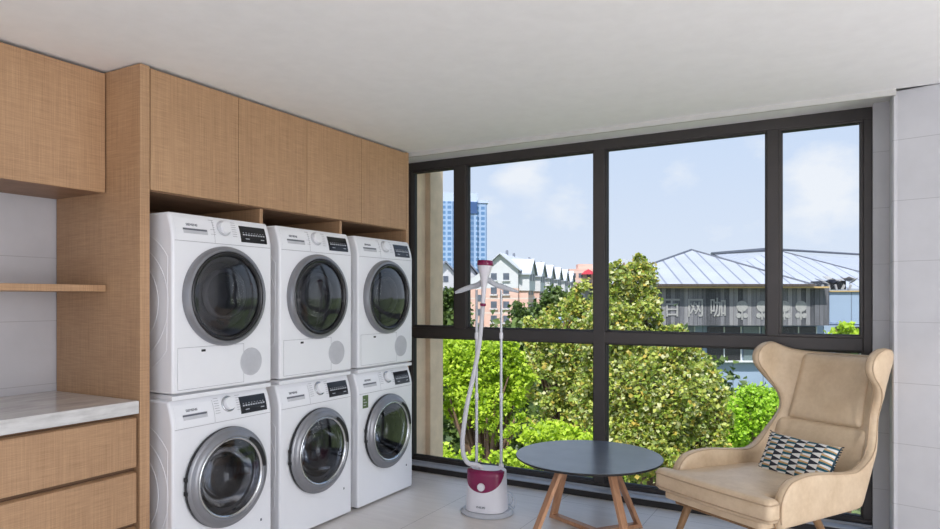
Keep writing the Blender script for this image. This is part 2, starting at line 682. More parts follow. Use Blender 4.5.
# left unit: shallower wall cupboard, shelf, marble counter, drawers
YL = 1.854
t = thing('wall_cupboard', 'shallower oak veneer wall cupboard over the marble counter', 'cupboard', (XB, YL, 1.822))
d3 = -3.0 - XB
bm = bmesh.new()
add_box(bm, (0.005, -1.6, 0), (d3 - 0.022, -0.0, 0.018))
add_box(bm, (0.005, -1.6, 0.018), (0.02, -0.0, 0.545))
add_box(bm, (0.02, -1.6, 0.545), (d3 - 0.022, -0.0, 0.560))
add_box(bm, (0.02, -0.02, 0.018), (d3 - 0.022, -0.0, 0.545))
obj('carcass', bm, M['wood_in'], t)
box('door', (d3 - 0.02, -0.80, -0.001), (d3, -0.003, 0.553), M['wood'], t, 0.0012)
box('door', (d3 - 0.02, -1.60, -0.001), (d3, -0.803, 0.553), M['wood'], t, 0.0012)

p = box('wall_shelf', (XB + 0.003, 0.3, 1.362), (-3.0, YL, 1.392), M['wood'], None, 0.001)
tag(p, 'single oak veneer shelf under the left wall cupboard', 'shelf')

t = thing('drawer_unit', 'oak veneer base unit with wide handleless drawers under the marble counter', 'drawer unit', (XB, YL, 0))
dd = XF - XB
bm = bmesh.new()
add_box(bm, (0.005, -1.55, 0.08), (dd - 0.045, -0.001, 0.812))
add_box(bm, (0.005, -1.55, 0.0), (dd - 0.09, -0.001, 0.08))
obj('body', bm, M['gap'], t)
for z0, z1 in ((0.577, 0.800), (0.328, 0.556), (0.090, 0.307)):
    for k in range(1):
        bm = bmesh.new()
        add_prism(bm, [(dd - 0.040, z0), (dd - 0.012, z0), (dd - 0.012, z1 - 0.006), (dd - 0.028, z1), (dd - 0.040, z1)], -1.55, -0.006, 'xz')
        obj('drawer', bm, M['wood'], t)
o = box('countertop', (XB + 0.004, 0.3, 0.815), (XF - 0.001, YL, 0.873), M['marble'], None, 0.003)
tag(o, 'pale veined marble countertop over the drawers', 'countertop')

# ---------------------------------------------------------------- washing machines and dryers
MW, MD = 0.598, 0.60      # width, depth


def body_profile(H, z_base=0.0):
    """(x, z) outline, x = 0 is the front plane, machine runs to -MD"""
    s = H - 0.13
    pts = [(-MD, z_base), (0.0, z_base), (0.0, s)]
    for k in range(1, 8):
        a_ = k / 7.0
        pts.append((-0.034 * a_ ** 1.7, s + (H - s - 0.006) * a_))
    pts.append((-0.040, H))
    pts.append((-MD, H))
    return pts


def make_body(H, z_base, cy, cz, rh, parent):
    prof = body_profile(H, z_base)
    bm = bmesh.new()
    A = [bm.verts.new((x, 0, z)) for x, z in prof]
    B = [bm.verts.new((x, MW, z)) for x, z in prof]
    n = len(prof)
    bm.faces.new(A); bm.faces.new(B[::-1])
    for i in range(n):
        if i == 1: continue
        bm.faces.new([A[i], B[i], B[(i + 1) % n], A[(i + 1) % n]])
    # front with the round door opening
    ring = [bm.verts.new((0, cy + rh * math.cos(2 * PI * k / 48), cz + rh * math.sin(2 * PI * k / 48))) for k in range(48)]
    es = [bm.edges.new((ring[k], ring[(k + 1) % 48])) for k in range(48)]
    outer = [A[1], B[1], B[2], A[2]]
    for k in range(4):
        e_ = bm.edges.get((outer[k], outer[(k + 1) % 4])) or bm.edges.new((outer[k], outer[(k + 1) % 4]))
        es.append(e_)
    bmesh.ops.triangle_fill(bm, edges=es, use_beauty=True)
    # tunnel of the drum
    r2 = [bm.verts.new((-0.05, v.co.y, v.co.z)) for v in ring]
    for k in range(48):
        bm.faces.new([ring[k], ring[(k + 1) % 48], r2[(k + 1) % 48], r2[k]])
    o_ = obj('body', bm, M['white_enamel'], parent)
    bevel(o_, 0.011, 3, 50)
    return auto_smooth(o_, 30)


def front_M(cy, cz, x=0.0):
    """lathe z axis turned to point out of the machine front (+x)"""
    return Matrix.Translation((x, cy, cz)) @ Matrix.Rotation(PI / 2, 4, 'Y')


def panel_x(H, z):
    s = H - 0.13
    a_ = max(0.0, min(1.0, (z - s) / (H - s - 0.006)))
    return -0.034 * a_ ** 1.7


def decal_box(bm, H, y0, y1, z0, z1, d0, d1, steps=4, mi=0):
    """thin plate following the leaning control panel"""
    g = []
    for k in range(steps + 1):
        z = z0 + (z1 - z0) * k / steps
        x = panel_x(H, z)
        g.append([bm.verts.new(p_) for p_ in ((x + d0, y0, z), (x + d0, y1, z), (x + d1, y1, z), (x + d1, y0, z))])
    for a_, b_ in zip(g[:-1], g[1:]):
        for i in range(4):
            bm.faces.new([a_[i], a_[(i + 1) % 4], b_[(i + 1) % 4], b_[i]]).material_index = mi
    bm.faces.new(g[0]); bm.faces.new(g[-1][::-1])


def panel_M(H, y, z, d):
    s = H - 0.13
    e1, e2 = panel_x(H, z + 0.01), panel_x(H, z - 0.01)
    tilt = math.atan2(e2 - e1, 0.02)
    # text local X -> +y, local Y -> up, local Z -> out (+x)
    R = Matrix(((0, 0, 1), (1, 0, 0), (0, 1, 0))).to_4x4()
    return Matrix.Translation((panel_x(H, z) + d, y, z)) @ Matrix.Rotation(-tilt, 4, 'Y') @ R


logo_me = text_mesh('SIEMENS', 0.017)


def controls(root, H, dial_y, dial_z, kind):
    # logo
    me = logo_me.copy(); me.transform(panel_M(H, 0.112, H - 0.052, 0.0018))
    link('lettering', me, M['logo'], root)
    # drawer with its recessed grip
    bm = bmesh.new()
    decal_box(bm, H, 0.022, 0.232, H - 0.124, H - 0.022, -0.002, 0.0012)
    bevel(dr := obj('drawer', bm, M['panel_white'], root), 0.0006)
    bm = bmesh.new()
    decal_box(bm, H, 0.062, 0.196, H - 0.094, H - 0.068, -0.002, 0.0018)
    obj('grip', bm, M['vent'], dr)
    bm = bmesh.new()
    decal_box(bm, H, 0.060, 0.192, H - 0.078, H - 0.070, 0.0, 0.0026)
    obj('grip_shadow_lip', bm, M['logo'], dr)
    bm = bmesh.new()
    decal_box(bm, H, 0.012, 0.236, H - 0.132, H - 0.1295, -0.002, 0.0010)
    decal_box(bm, H, 0.236, MW - 0.012, H - 0.132, H - 0.1295, -0.002, 0.0010)
    decal_box(bm, H, 0.2345, 0.236, H - 0.128, H - 0.022, -0.002, 0.0008)
    obj('seam', bm, M['seam'], root)
    # dial
    Md = panel_M(H, dial_y, H - 0.052, 0.0)
    bm = bmesh.new()
    add_lathe(bm, [(0.040, 0.0), (0.040, 0.004), (0.038, 0.006), (0.034, 0.006)], 32, Md, cap0=True, cap1=True)
    obj('dial_ring', bm, M['chrome'] if kind == 'washer' else M['vent'], root, True)
    bm = bmesh.new()
    add_lathe(bm, [(0.031, 0.0), (0.031, 0.020), (0.028, 0.024), (0.0, 0.024)], 32, Md)
    auto_smooth(obj('dial', bm, M['white_enamel'], root))
    # tiny programme marks beside the dial
    for s in (-1, 1):
        bm = bmesh.new()
        for k in range(7):
            z = H - 0.088 + k * 0.0115
            yc = dial_y + s * 0.066
            decal_box(bm, H, yc - 0.016, yc + 0.012, z, z + 0.0022, 0, 0.0010, 1)
        obj('programme_marks', bm, M['seam'], root)
    # display
    bm = bmesh.new()
    decal_box(bm, H, 0.396, 0.566, H - 0.112, H - 0.028, -0.002, 0.0025)
    ds = obj('display', bm, M['display'], root)
    bm = bmesh.new()
    for k in range(9):
        y = 0.411 + k * 0.0165
        decal_box(bm, H, y, y + 0.011, H - 0.076, H - 0.069, 0.002, 0.0032, 1)
    for k in range(8):
        y = 0.412 + k * 0.0185
        decal_box(bm, H, y, y + 0.007, H - 0.064, H - 0.061, 0.002, 0.0032, 1)
    decal_box(bm, H, 0.425, 0.450, H - 0.095, H - 0.091, 0.002, 0.0032, 1)
    decal_box(bm, H, 0.525, 0.548, H - 0.095, H - 0.091, 0.002, 0.0032, 1)
    obj('display_marks', bm, M['display_text'], ds)


def make_dryer():
    H = 0.836
    root = thing('tumble_dryer', '', 'dryer')
    cy, cz = 0.293, 0.450
    make_body(H, 0.0, cy, cz, 0.205, root)
    controls(root, H, 0.297, 0.79, 'dryer')
    # door ring: wide silver-grey dished ring
    Md = front_M(cy, cz)
    bm = bmesh.new()
    add_lathe(bm, [(0.205, -0.01), (0.243, 0.0), (0.244, 0.012), (0.240, 0.024), (0.232, 0.034), (0.221, 0.036), (0.217, 0.030), (0.205, 0.018), (0.203, -0.01)], 64, Md)
    d_ = auto_smooth(obj('door', bm, M['ring_grey'], root), 40)
    bm = bmesh.new()
    add_lathe(bm, [(0.2175, 0.030), (0.214, 0.036), (0.206, 0.037), (0.199, 0.034), (0.195, 0.020), (0.195, 0.0), (0.203, 0.0)], 64, Md)
    obj('inner_ring', bm, M['black_ring'], d_, True)
    bm = bmesh.new()   # dark ring with clips seen through the glass
    add_lathe(bm, [(0.202, 0.004), (0.200, 0.016), (0.176, 0.010), (0.170, -0.012), (0.165, -0.03)], 64, Md)
    add_lathe(bm, [(0.128, -0.02), (0.126, -0.006), (0.112, 0.0), (0.106, -0.01), (0.104, -0.03)], 48, front_M(cy + 0.012, cz + 0.012))
    obj('lint_frame', bm, M['bowl_grey'], d_, True)
    bm = bmesh.new()
    add_lathe(bm, [(0.168, -0.028), (0.15, -0.020), (0.135, -0.030), (0.10, -0.034), (0.06, -0.022), (0.0, -0.018)], 48, Md)
    obj('door_bowl', bm, M['bowl_dark'], d_, True)
    bm = bmesh.new()
    add_lathe(bm, [(0.2025, 0.020), (0.180, 0.028), (0.12, 0.036), (0.06, 0.0395), (0.0, 0.0405)], 64, Md)
    obj('glass', bm, M['door_glass'], d_, True)
    for a0 in (35, 100, 140, 215, 325):
        bm = bmesh.new()
        for k in range(5):
            t0 = math.radians(a0 + k * 3.5)
            pt = Md @ Vector((0.188 * math.cos(t0), 0.188 * math.sin(t0), 0.014))
            add_box(bm, (pt.x - 0.004, pt.y - 0.004, pt.z - 0.007), (pt.x + 0.004, pt.y + 0.004, pt.z + 0.007))
        obj('clip', bm, M['ring_grey'], d_)
    # drum: back wall and paddles
    bm = bmesh.new()
    add_lathe(bm, [(0.204, -0.012), (0.215, -0.05), (0.27, -0.06), (0.27, -0.40), (0.0, -0.41)], 48, Md)
    obj('drum', bm, M['drum'], root, True)
    for k in range(3):
        bm = bmesh.new()
        t0 = math.radians(90 + 120 * k)
        R = Matrix.Translation((0, cy, cz)) @ Matrix.Rotation(t0, 4, 'X')
        add_prism_pts = [(-0.03, 0.268), (-0.018, 0.21), (0.018, 0.21), (0.03, 0.268)]
        A = [bm.verts.new(R @ Vector((-0.10, a_, b_))) for a_, b_ in add_prism_pts]
        B = [bm.verts.new(R @ Vector((-0.38, a_, b_))) for a_, b_ in add_prism_pts]
        bm.faces.new(A); bm.faces.new(B[::-1])
        for i in range(4): bm.faces.new([A[i], B[i], B[(i + 1) % 4], A[(i + 1) % 4]])
        obj('drum_paddle', bm, M['drum_dark'], root)
    # service flap lower left with latch, round vent lower right
    bm = bmesh.new()
    add_box(bm, (-0.002, 0.030, 0.018), (0.0015, 0.408, 0.208))
    fl = bevel(obj('service_flap', bm, M['white_enamel'], root), 0.0012)
    bm = bmesh.new()
    for lo, hi in (((0.027, 0.015), (0.411, 0.017)), ((0.027, 0.209), (0.411, 0.211)), ((0.027, 0.017), (0.029, 0.209)), ((0.409, 0.017), (0.411, 0.209))):
        add_box(bm, (-0.002, lo[0], lo[1]), (0.0006, hi[0], hi[1]))
    obj('seam', bm, M['seam'], fl)
    box('latch', (0.001, 0.155, 0.186), (0.0035, 0.178, 0.197), M['rubber'], fl, 0.001)
    bm = bmesh.new()
    Mv = front_M(0.457, 0.116)
    add_lathe(bm, [(0.071, -0.001), (0.071, 0.002), (0.068, 0.0035), (0.066, 0.0025)], 40, Mv, cap1=True)
    for k in range(-8, 9):
        z = k * 0.0076
        w_ = math.sqrt(max(0, 0.064 ** 2 - z * z))
        add_box(bm, (0.002, 0.457 - w_, 0.116 + z - 0.0012), (0.0042, 0.457 + w_, 0.116 + z + 0.0012))
    obj('vent', bm, M['vent'], root)
    # pressed curves on the side wall
    bm = bmesh.new()
    for r in (0.20, 0.27, 0.34):
        pts = [(-0.30 + r * math.cos(math.radians(t_)), -0.0005, 0.42 + r * math.sin(math.radians(t_))) for t_ in range(-70, 75, 6)]
        add_tube(bm, [q for q in pts if q[0] < -0.02], 0.0016, 6)
    obj('pressed_ribs', bm, M['white_enamel'], root, True)
    for yy in (0.05, MW - 0.05):
        for xx in (-0.06, -MD + 0.06):
            bm = bmesh.new()
            add_lathe(bm, [(0.022, -0.004), (0.022, 0.002)], 16, Matrix.Translation((xx, yy, 0)), True, True)
            obj('foot', bm, M['rubber'], root)
    return root


def make_washer():
    H = 0.858
    root = thing('washing_machine', '', 'washing machine')
    cy, cz = 0.300, 0.455
    make_body(H, 0.014, cy, cz, 0.19, root)
    controls(root, H, 0.325, 0.79, 'washer')
    Md = front_M(cy, cz)
    bm = bmesh.new()
    add_lathe(bm, [(0.19, 0.0), (0.236, 0.0), (0.241, 0.006), (0.242, 0.026), (0.236, 0.032), (0.228, 0.034)], 64, Md)
    add_lathe(bm, [(0.228, 0.034), (0.222, 0.040), (0.212, 0.048), (0.200, 0.050), (0.194, 0.045)], 64, Md)
    d_ = auto_smooth(obj('door', bm, M['ring_grey'], root), 40)
    bm = bmesh.new()
    add_lathe(bm, [(0.194, 0.046), (0.191, 0.049), (0.184, 0.046), (0.180, 0.036), (0.178, 0.0)], 64, Md)
    obj('inner_ring', bm, M['chrome'], d_, True)
    # dark band on the left part of the outer rim, hinge marks
    bm = bmesh.new()
    add_lathe(bm, [(0.242, 0.004), (0.2435, 0.006), (0.2435, 0.020), (0.242, 0.022)], 64, Md)
    obj('rim_band', bm, M['black_ring'], d_, True)
    for zz in (0.03, -0.035):
        box('hinge', (0.008, cy - 0.2475, cz + zz), (0.030, cy - 0.241, cz + zz + 0.018), M['rubber'], d_, 0.001)
    # black curved handle recess at the upper right of the ring
    bm = bmesh.new()
    rows = []
    for k in range(15):
        t0 = math.radians(4 + k * 4.0)
        c_, s_ = math.cos(t0), math.sin(t0)
        w_ = 0.016 * math.sin(PI * (k + 0.6) / 15.2) ** 0.35
        row = []
        for rr, hh in ((0.204 - w_, 0.047), (0.204 - w_ * 0.5, 0.0535), (0.204 + w_ * 0.6, 0.0525), (0.204 + w_, 0.042)):
            row.append(bm.verts.new((hh, cy + rr * c_, cz + rr * s_)))
        rows.append(row)
    for a_, b_ in zip(rows[:-1], rows[1:]):
        for i in range(3): bm.faces.new([a_[i], a_[i + 1], b_[i + 1], b_[i]])
    obj('handle', bm, M['gasket'], d_, True)
    bm = bmesh.new()
    add_lathe(bm, [(0.184, 0.040), (0.155, 0.046), (0.10, 0.053), (0.05, 0.056), (0.0, 0.057)], 64, Md)
    obj('glass', bm, M['door_glass'], d_, True)
    bm = bmesh.new()      # glass bowl and grey rubber gasket behind it
    add_lathe(bm, [(0.180, 0.0), (0.172, -0.02), (0.158, -0.03), (0.156, -0.05)], 48, Md)
    obj('door_seal', bm, M['bowl_grey'], root, True)
    bm = bmesh.new()
    add_lathe(bm, [(0.150, 0.015), (0.142, -0.03), (0.12, -0.075), (0.07, -0.10), (0.0, -0.11)], 48, Md)
    obj('door_bowl', bm, M['bowl_glass'], d_, True)
    bm = bmesh.new()
    add_lathe(bm, [(0.189, -0.012), (0.20, -0.055), (0.26, -0.07), (0.26, -0.40), (0.0, -0.42)], 48, Md)
    obj('drum', bm, M['drum'], root, True)
    for k in range(3):
        bm = bmesh.new()
        t0 = math.radians(60 + 120 * k)
        R = Matrix.Translation((0, cy, cz)) @ Matrix.Rotation(t0, 4, 'X')
        pp = [(-0.03, 0.258), (-0.018, 0.19), (0.018, 0.19), (0.03, 0.258)]
        A = [bm.verts.new(R @ Vector((-0.10, a_, b_))) for a_, b_ in pp]
        B = [bm.verts.new(R @ Vector((-0.38, a_, b_))) for a_, b_ in pp]
        bm.faces.new(A); bm.faces.new(B[::-1])
        for i in range(4): bm.faces.new([A[i], B[i], B[(i + 1) % 4], A[(i + 1) % 4]])
        obj('drum_paddle', bm, M['drum_dark'], root)
    box('lock_mark', (0.0, 0.520, 0.170), (0.0015, 0.529, 0.182), M['logo'], root)
    for yy in (0.05, MW - 0.05):
        for xx in (-0.06, -MD + 0.06):
            bm = bmesh.new()
            add_lathe(bm, [(0.022, 0.0), (0.022, 0.008), (0.010, 0.009), (0.010, 0.018)], 16, Matrix.Translation((xx, yy, 0)), True, True)
            obj('foot', bm, M['rubber'], root)
    bm = bmesh.new()
    for r in (0.20, 0.27, 0.34):
        pts = [(-0.30 + r * math.cos(math.radians(t_)), -0.0005, 0.42 + r * math.sin(math.radians(t_))) for t_ in range(-70, 75, 6)]
        add_tube(bm, [q for q in pts if q[0] < -0.02], 0.0016, 6)
    obj('pressed_ribs', bm, M['white_enamel'], root, True)
    return root


XM = -2.66
washer0 = make_washer()
dryer0 = make_dryer()
kit0 = thing('stacking_kit', '', 'stacking shelf')
bm = bmesh.new()
add_box(bm, (-MD, 0.006, 0.0), (-0.026, MW - 0.006, 0.006))
add_box(bm, (-0.030, 0.002, 0.0035), (-0.004, MW - 0.002, 0.0245))
bevel(obj('front_bar', bm, M['white_enamel'], kit0), 0.002)
box('shelf_slide', (-MD + 0.02, 0.012, 0.0065), (-0.032, MW - 0.012, 0.0275), M['white_enamel'], kit0)
ys = (1.955, 2.612, 3.272)
wl = ['white front-loading washing machine on the floor, left of the three', 'white front-loading washing machine on the floor, middle of the three',
      'white front-loading washing machine on the floor with a green label, nearest the window']
dl = ['white tumble dryer on top of the left washing machine beside the oak panel', 'white tumble dryer on top of the middle washing machine',
      'white tumble dryer on top of the washing machine nearest the window']
kl = ['white stacking shelf strip between the left washer and dryer', 'white stacking shelf strip between the middle washer and dryer', 'white stacking shelf strip between the washer and dryer nearest the window']
for i, y in enumerate(ys):
    for src, labl, z, g in ((washer0, wl, 0.0, 'washing machines in the bottom row'), (kit0, kl, 0.8585, 'stacking shelves between the machines'), (dryer0, dl, 0.8915, 'tumble dryers in the top row')):
        t = src if i == 0 else copy_tree(src)
        t.location = (XM, y, z)
        t['label'] = labl[i]
        t['group'] = g
        if i == 2 and src is washer0:
            lb = box('energy_label', (0.0, 0.046, 0.635), (0.0014, 0.100, 0.716), M['label_green'], t)
            lb['label'] = 'small green sticker'
            bm = bmesh.new()
            for k, (a_, b_) in enumerate(((0.052, 0.078), (0.052, 0.086), (0.052, 0.070))):
                add_box(bm, (0.0014, a_, 0.650 + k * 0.018), (0.0018, b_, 0.656 + k * 0.018))
            obj('label_marks', bm, M['display_text'], lb)

# ---------------------------------------------------------------- coffee table
M['table_top'] = simple('dark_blue_grey_laminate', (98, 106, 117), 0.24, var=0.05, scale=5)
M['table_edge'] = simple('black_table_edge', (26, 26, 29), 0.5)


def beech(name, dark, light):
    n = NT(name)
    co = n.coords(scale=(30, 30, 3))
    a = n.noise(co, 1.5, 5, 0.6)
    n.color(n.ramp(a, [(0.3, dark), (0.7, light)]))
    n.set(rough=0.45)
    return n.m


M['beech'] = beech('beech_wood', (178, 128, 94), (204, 156, 120))
M['walnut'] = beech('chair_leg_wood', (126, 94, 62), (158, 122, 84))
TC = at(588.5, 457, 3.86)
TC.z = 0
TZ = 0.420
t = thing('coffee_table', 'round coffee table with a dark slate-blue top on crossed beech legs', 'table', TC)
R = 0.421
bm = bmesh.new()
add_lathe(bm, [(0, TZ - 0.016), (R - 0.012, TZ - 0.016), (R - 0.002, TZ - 0.010), (R, TZ - 0.004), (R, TZ - 0.002), (R - 0.001, TZ - 0.0008)], 96)
auto_smooth(obj('tabletop_edge', bm, M['table_edge'], t), 40)
bm = bmesh.new()
add_lathe(bm, [(R - 0.0012, TZ - 0.0015), (R - 0.002, TZ), (0, TZ)], 96)
auto_smooth(obj('tabletop', bm, M['table_top'], t), 40)


def bar(bm, a, b, w, d, side):
    """flat bar from a to b, width w along 'side', thickness d"""
    a, b = Vector(a), Vector(b)
    ax = (b - a).normalized()
    s = Vector(side); s = (s - ax * s.dot(ax)).normalized()
    nrm_ = ax.cross(s)
    vs = []
    for p_ in (a, b):
        for i, j in ((-1, -1), (1, -1), (1, 1), (-1, 1)):
            vs.append(bm.verts.new(p_ + s * (w / 2 * i) + nrm_ * (d / 2 * j)))
    for f in ((0, 1, 2, 3), (7, 6, 5, 4), (0, 4, 5, 1), (1, 5, 6, 2), (2, 6, 7, 3), (3, 7, 4, 0)):
        bm.faces.new([vs[i] for i in f])


feet = {}
for k, (u, v) in {'bl': (553, 517), 'br': (639, 527), 'fl': (531, 544), 'fr': (628, 546)}.items():
    r_ = ray_dir(u, v)
    tt = -CAMH / r_.z
    p_ = Vector((0, 0, CAMH)) + r_ * tt
    feet[k] = p_ - TC
# each frame: two inclined legs and a floor rail
fx = math.sqrt(feet['bl'].length * 1.0)
for a_, b_ in (('bl', 'fr'), ('br', 'fl')):
    A, B = feet[a_].copy(), feet[b_].copy()
    d_ = (B - A); d_.z = 0; d_.normalize()
    side = Vector((-d_.y, d_.x, 0))
    mid = (A + B) / 2
    half = 0.165
    At, Bt = mid - d_ * half, mid + d_ * half
    At.z = Bt.z = TZ - 0.017
    for foot, top in ((A, At), (B, Bt)):
        bm = bmesh.new()
        f_ = foot.copy(); f_.z = 0.012
        bar(bm, f_, top, 0.046, 0.026, side)
        # cut flat at the floor and beneath the top
        for v_ in bm.verts:
            if v_.co.z < 0.06: v_.co.z = 0.0
            elif v_.co.z > TZ - 0.06: v_.co.z = TZ - 0.0165
        bevel(obj('leg', bm, M['beech'], t), 0.002)
    zo = 0.013 if a_ == 'bl' else 0.0135
    bm = bmesh.new()
    bar(bm, A + d_ * 0.012 + Vector((0, 0, zo)), B - d_ * 0.012 + Vector((0, 0, zo)), 0.044, 0.024, side)
    bevel(obj('floor_rail', bm, M['beech'], t), 0.002)

# ---------------------------------------------------------------- garment steamer
M['steam_white'] = simple('pale_grey_plastic', (226, 224, 230), 0.35, var=0.01)
M['steam_grey'] = simple('grey_plastic', (188, 190, 197), 0.4, var=0.02)
M['maroon'] = simple('burgundy_plastic', (128, 24, 74), 0.22, var=0.03)
M['hose'] = simple('light_grey_hose', (208, 207, 212), 0.55, var=0.02)
M['pole'] = simple('pale_aluminium_pole', (200, 201, 206), 0.35, 0.3, var=0.02)
SP = at(487, 514, 4.13); SP.z = 0
# local frame: -Y points to the viewer, then turned a little to the left
cam_dir = math.atan2(-SP.y, -SP.x)
face = cam_dir - math.radians(20)
S_RZ = face + PI / 2
st = thing('garment_steamer', 'white and burgundy garment steamer with twin poles standing on the floor by the window', 'garment steamer', SP, S_RZ)


def body_pt(phi, z, off=0.0):
    """phi = 0 faces the front (-y)"""
    k = z / 0.275
    a_ = 0.130 - 0.012 * k + off
    b_ = 0.115 - 0.020 * k + off
    c_, s_ = math.sin(phi), -math.cos(phi)
    e_ = 2.6
    rr = (abs(c_ / 1.0) ** e_ + abs(s_) ** e_) ** (-1 / e_)
    return Vector((c_ * rr * a_, s_ * rr * b_, z))


bm = bmesh.new()
N = 56
zs = [0.028, 0.03, 0.06, 0.12, 0.18, 0.24, 0.265, 0.273, 0.277]
of = [-0.004, 0, 0, 0, 0, 0, 0, -0.006, -0.018]
rings = [[bm.verts.new(body_pt(2 * PI * i / N, z, o_)) for i in range(N)] for z, o_ in zip(zs, of)]
for a_, b_ in zip(rings[:-1], rings[1:]):
    for i in range(N): bm.faces.new([a_[i], a_[(i + 1) % N], b_[(i + 1) % N], b_[i]])
bm.faces.new(rings[0][::-1]); bm.faces.new(rings[-1])
auto_smooth(obj('water_tank', bm, M['steam_white'], st), 40)
bm = bmesh.new()
add_lathe(bm, [(0, 0.0), (0.158, 0.0), (0.166, 0.006), (0.166, 0.012), (0.160, 0.018)], 64, None, sx=1.0, sy=0.86)
add_lathe(bm, [(0.160, 0.018), (0.150, 0.027), (0.0, 0.028)], 64, None, sx=1.0, sy=0.86)
auto_smooth(obj('foot', bm, M['steam_grey'], st), 30)
bm = bmesh.new()
rows = []
NP = 24
for j in range(NP + 1):
    phi = math.radians(-80 + 160 * j / NP)
    q = phi / math.radians(80)
    zl = 0.150 + 0.117 * abs(q) ** 2.0
    row = []
    for k in range(9):
        z = zl + (0.273 - zl) * k / 8
        row.append(bm.verts.new(body_pt(phi, z, 0.0025 if k < 8 else -0.002)))
    row.append(bm.verts.new(body_pt(phi, 0.2795, -0.022)))
    rows.append(row)
for a_, b_ in zip(rows[:-1], rows[1:]):
    for k in range(9): bm.faces.new([a_[k], b_[k], b_[k + 1], a_[k + 1]])
pn = obj('front_panel', bm, M['maroon'], st, True)
kp = body_pt(0, 0.185, 0.002)
bm = bmesh.new()
add_lathe(bm, [(0.024, 0.0), (0.024, 0.008), (0.020, 0.014), (0.0, 0.015)], 32, Matrix.Translation(kp) @ Matrix.Rotation(PI / 2, 4, 'X'))
auto_smooth(obj('dial', bm, M['steam_white'], pn), 30)
me = text_mesh('PHILIPS', 0.018)
me.transform(Matrix.Translation(body_pt(0, 0.062, 0.0012)) @ Matrix.Rotation(PI / 2, 4, 'X'))
link('lettering', me, M['logo'], st)


def st_local(p):
    return Matrix.Rotation(-S_RZ, 3, 'Z') @ (Vector(p) - SP)


# poles rise from the back corners; positions come from where they stand on the tank
dp = 4.16
PL, PR = at(476.6, 466, dp), at(501.2, 466, dp)
for q in (PL, PR): q.z = 0
top_z = 1.325 + (299.5 - 290) / 664 * dp
for q, nm in ((PL, 'l'), (PR, 'r')):
    l_ = st_local(q)
    bm = bmesh.new()
    add_tube(bm, [(l_.x, l_.y, 0.268), (l_.x, l_.y, 0.72)], 0.0098, 12)
    add_tube(bm, [(l_.x, l_.y, 0.70), (l_.x, l_.y, 1.10)], 0.0088, 12)
    add_tube(bm, [(l_.x, l_.y, 1.10), (l_.x, l_.y, top_z)], 0.0078, 12)
    po = obj('pole', bm, M['pole'], st, False)
    auto_smooth(po, 40)
    for zc in (0.72, 1.10):
        bm = bmesh.new()
        add_lathe(bm, [(0.0088, zc - 0.022), (0.0118, zc - 0.018), (0.0118, zc + 0.012), (0.0085, zc + 0.02)], 16, Matrix.Translation((l_.x, l_.y, 0)))
        obj('clamp', bm, M['steam_white'], po, True)
    bm = bmesh.new()
    add_lathe(bm, [(0.016, 0.262), (0.016, 0.290), (0.012, 0.300)], 16, Matrix.Translation((l_.x, l_.y, 0)))
    obj('socket', bm, M['steam_white'], po, True)
# hanger: two drooping flat wings joined by a saddle
bm = bmesh.new()
path = [(455, 292.8, 0.010, .016), (461, 290.5, 0.020, .030), (469, 287.6, 0.026, .034), (478, 285.0, 0.028, .036), (484, 281.0, 0.030, .036), (489, 280.5, 0.030, .040), (494, 284.0, 0.028, .030),
        (501, 286.5, 0.026, .034), (509, 289.0, 0.020, .028), (518.5, 292.0, 0.010, .014)]
cps = [st_local(at(u, v, dp + 0.012 * (abs(u - 487) / 30) - 0.006)) for u, v, _, _ in path]
sp_ = spline(cps, 5)
rings = []
for i, c_ in enumerate(sp_):
    f = i / (len(sp_) - 1) * (len(path) - 1)
    k = min(int(f), len(path) - 2); f -= k
    dz = path[k][3] * (1 - f) + path[k + 1][3] * f
    dy = path[k][2] * (1 - f) + path[k + 1][2] * f
    ax = (sp_[min(i + 1, len(sp_) - 1)] - sp_[max(i - 1, 0)]).normalized()
    up = Vector((0, 0, 1)); up = (up - ax * up.dot(ax)).normalized()
    sd_ = ax.cross(up)
    rings.append([bm.verts.new(c_ + up * (dz * 0.5 * math.sin(2 * PI * j / 14)) + sd_ * (dy * 0.6 * math.cos(2 * PI * j / 14))) for j in range(14)])
for a_, b_ in zip(rings[:-1], rings[1:]):
    for j in range(14): bm.faces.new([a_[j], a_[(j + 1) % 14], b_[(j + 1) % 14], b_[j]])
bm.faces.new(rings[0][::-1]); bm.faces.new(rings[-1])
obj('hanger', bm, M['steam_grey'], st, True)
# steam head on its cradle in front of the hanger
hd = 4.09
H0, H1 = st_local(at(483.0, 304, hd)), st_local(at(485.2, 263.5, hd + 0.0))
ax = (H1 - H0); HL = ax.length; ax.normalize()
Rm = ax.to_track_quat('Z', 'Y').to_matrix().to_4x4()
Mh = Matrix.Translation(H0) @ Rm
bm = bmesh.new()
add_lathe(bm, [(0.0, 0), (0.016, 0.0), (0.0165, 0.05), (0.019, 0.10), (0.030, 0.155), (0.048, 0.205), (0.057, 0.228), (0.060, 0.243), (0.0605, 0.246)], 40, Mh, sx=1.0, sy=0.8)
hdo = auto_smooth(obj('steam_head', bm, M['steam_white'], st), 40)
bm = bmesh.new()
add_lathe(bm, [(0.0605, 0.236), (0.0625, 0.242), (0.0625, 0.262), (0.058, 0.268), (0.0, 0.270)], 40, Mh, sx=1.0, sy=0.8)
auto_smooth(obj('head_rim', bm, M['maroon'], hdo), 40)
bm = bmesh.new()
add_lathe(bm, [(0.0, -0.014), (0.015, -0.014), (0.0185, -0.008), (0.0185, 0.004), (0.0, 0.004)], 24, Mh)
obj('head_collar', bm, M['maroon'], hdo, True)
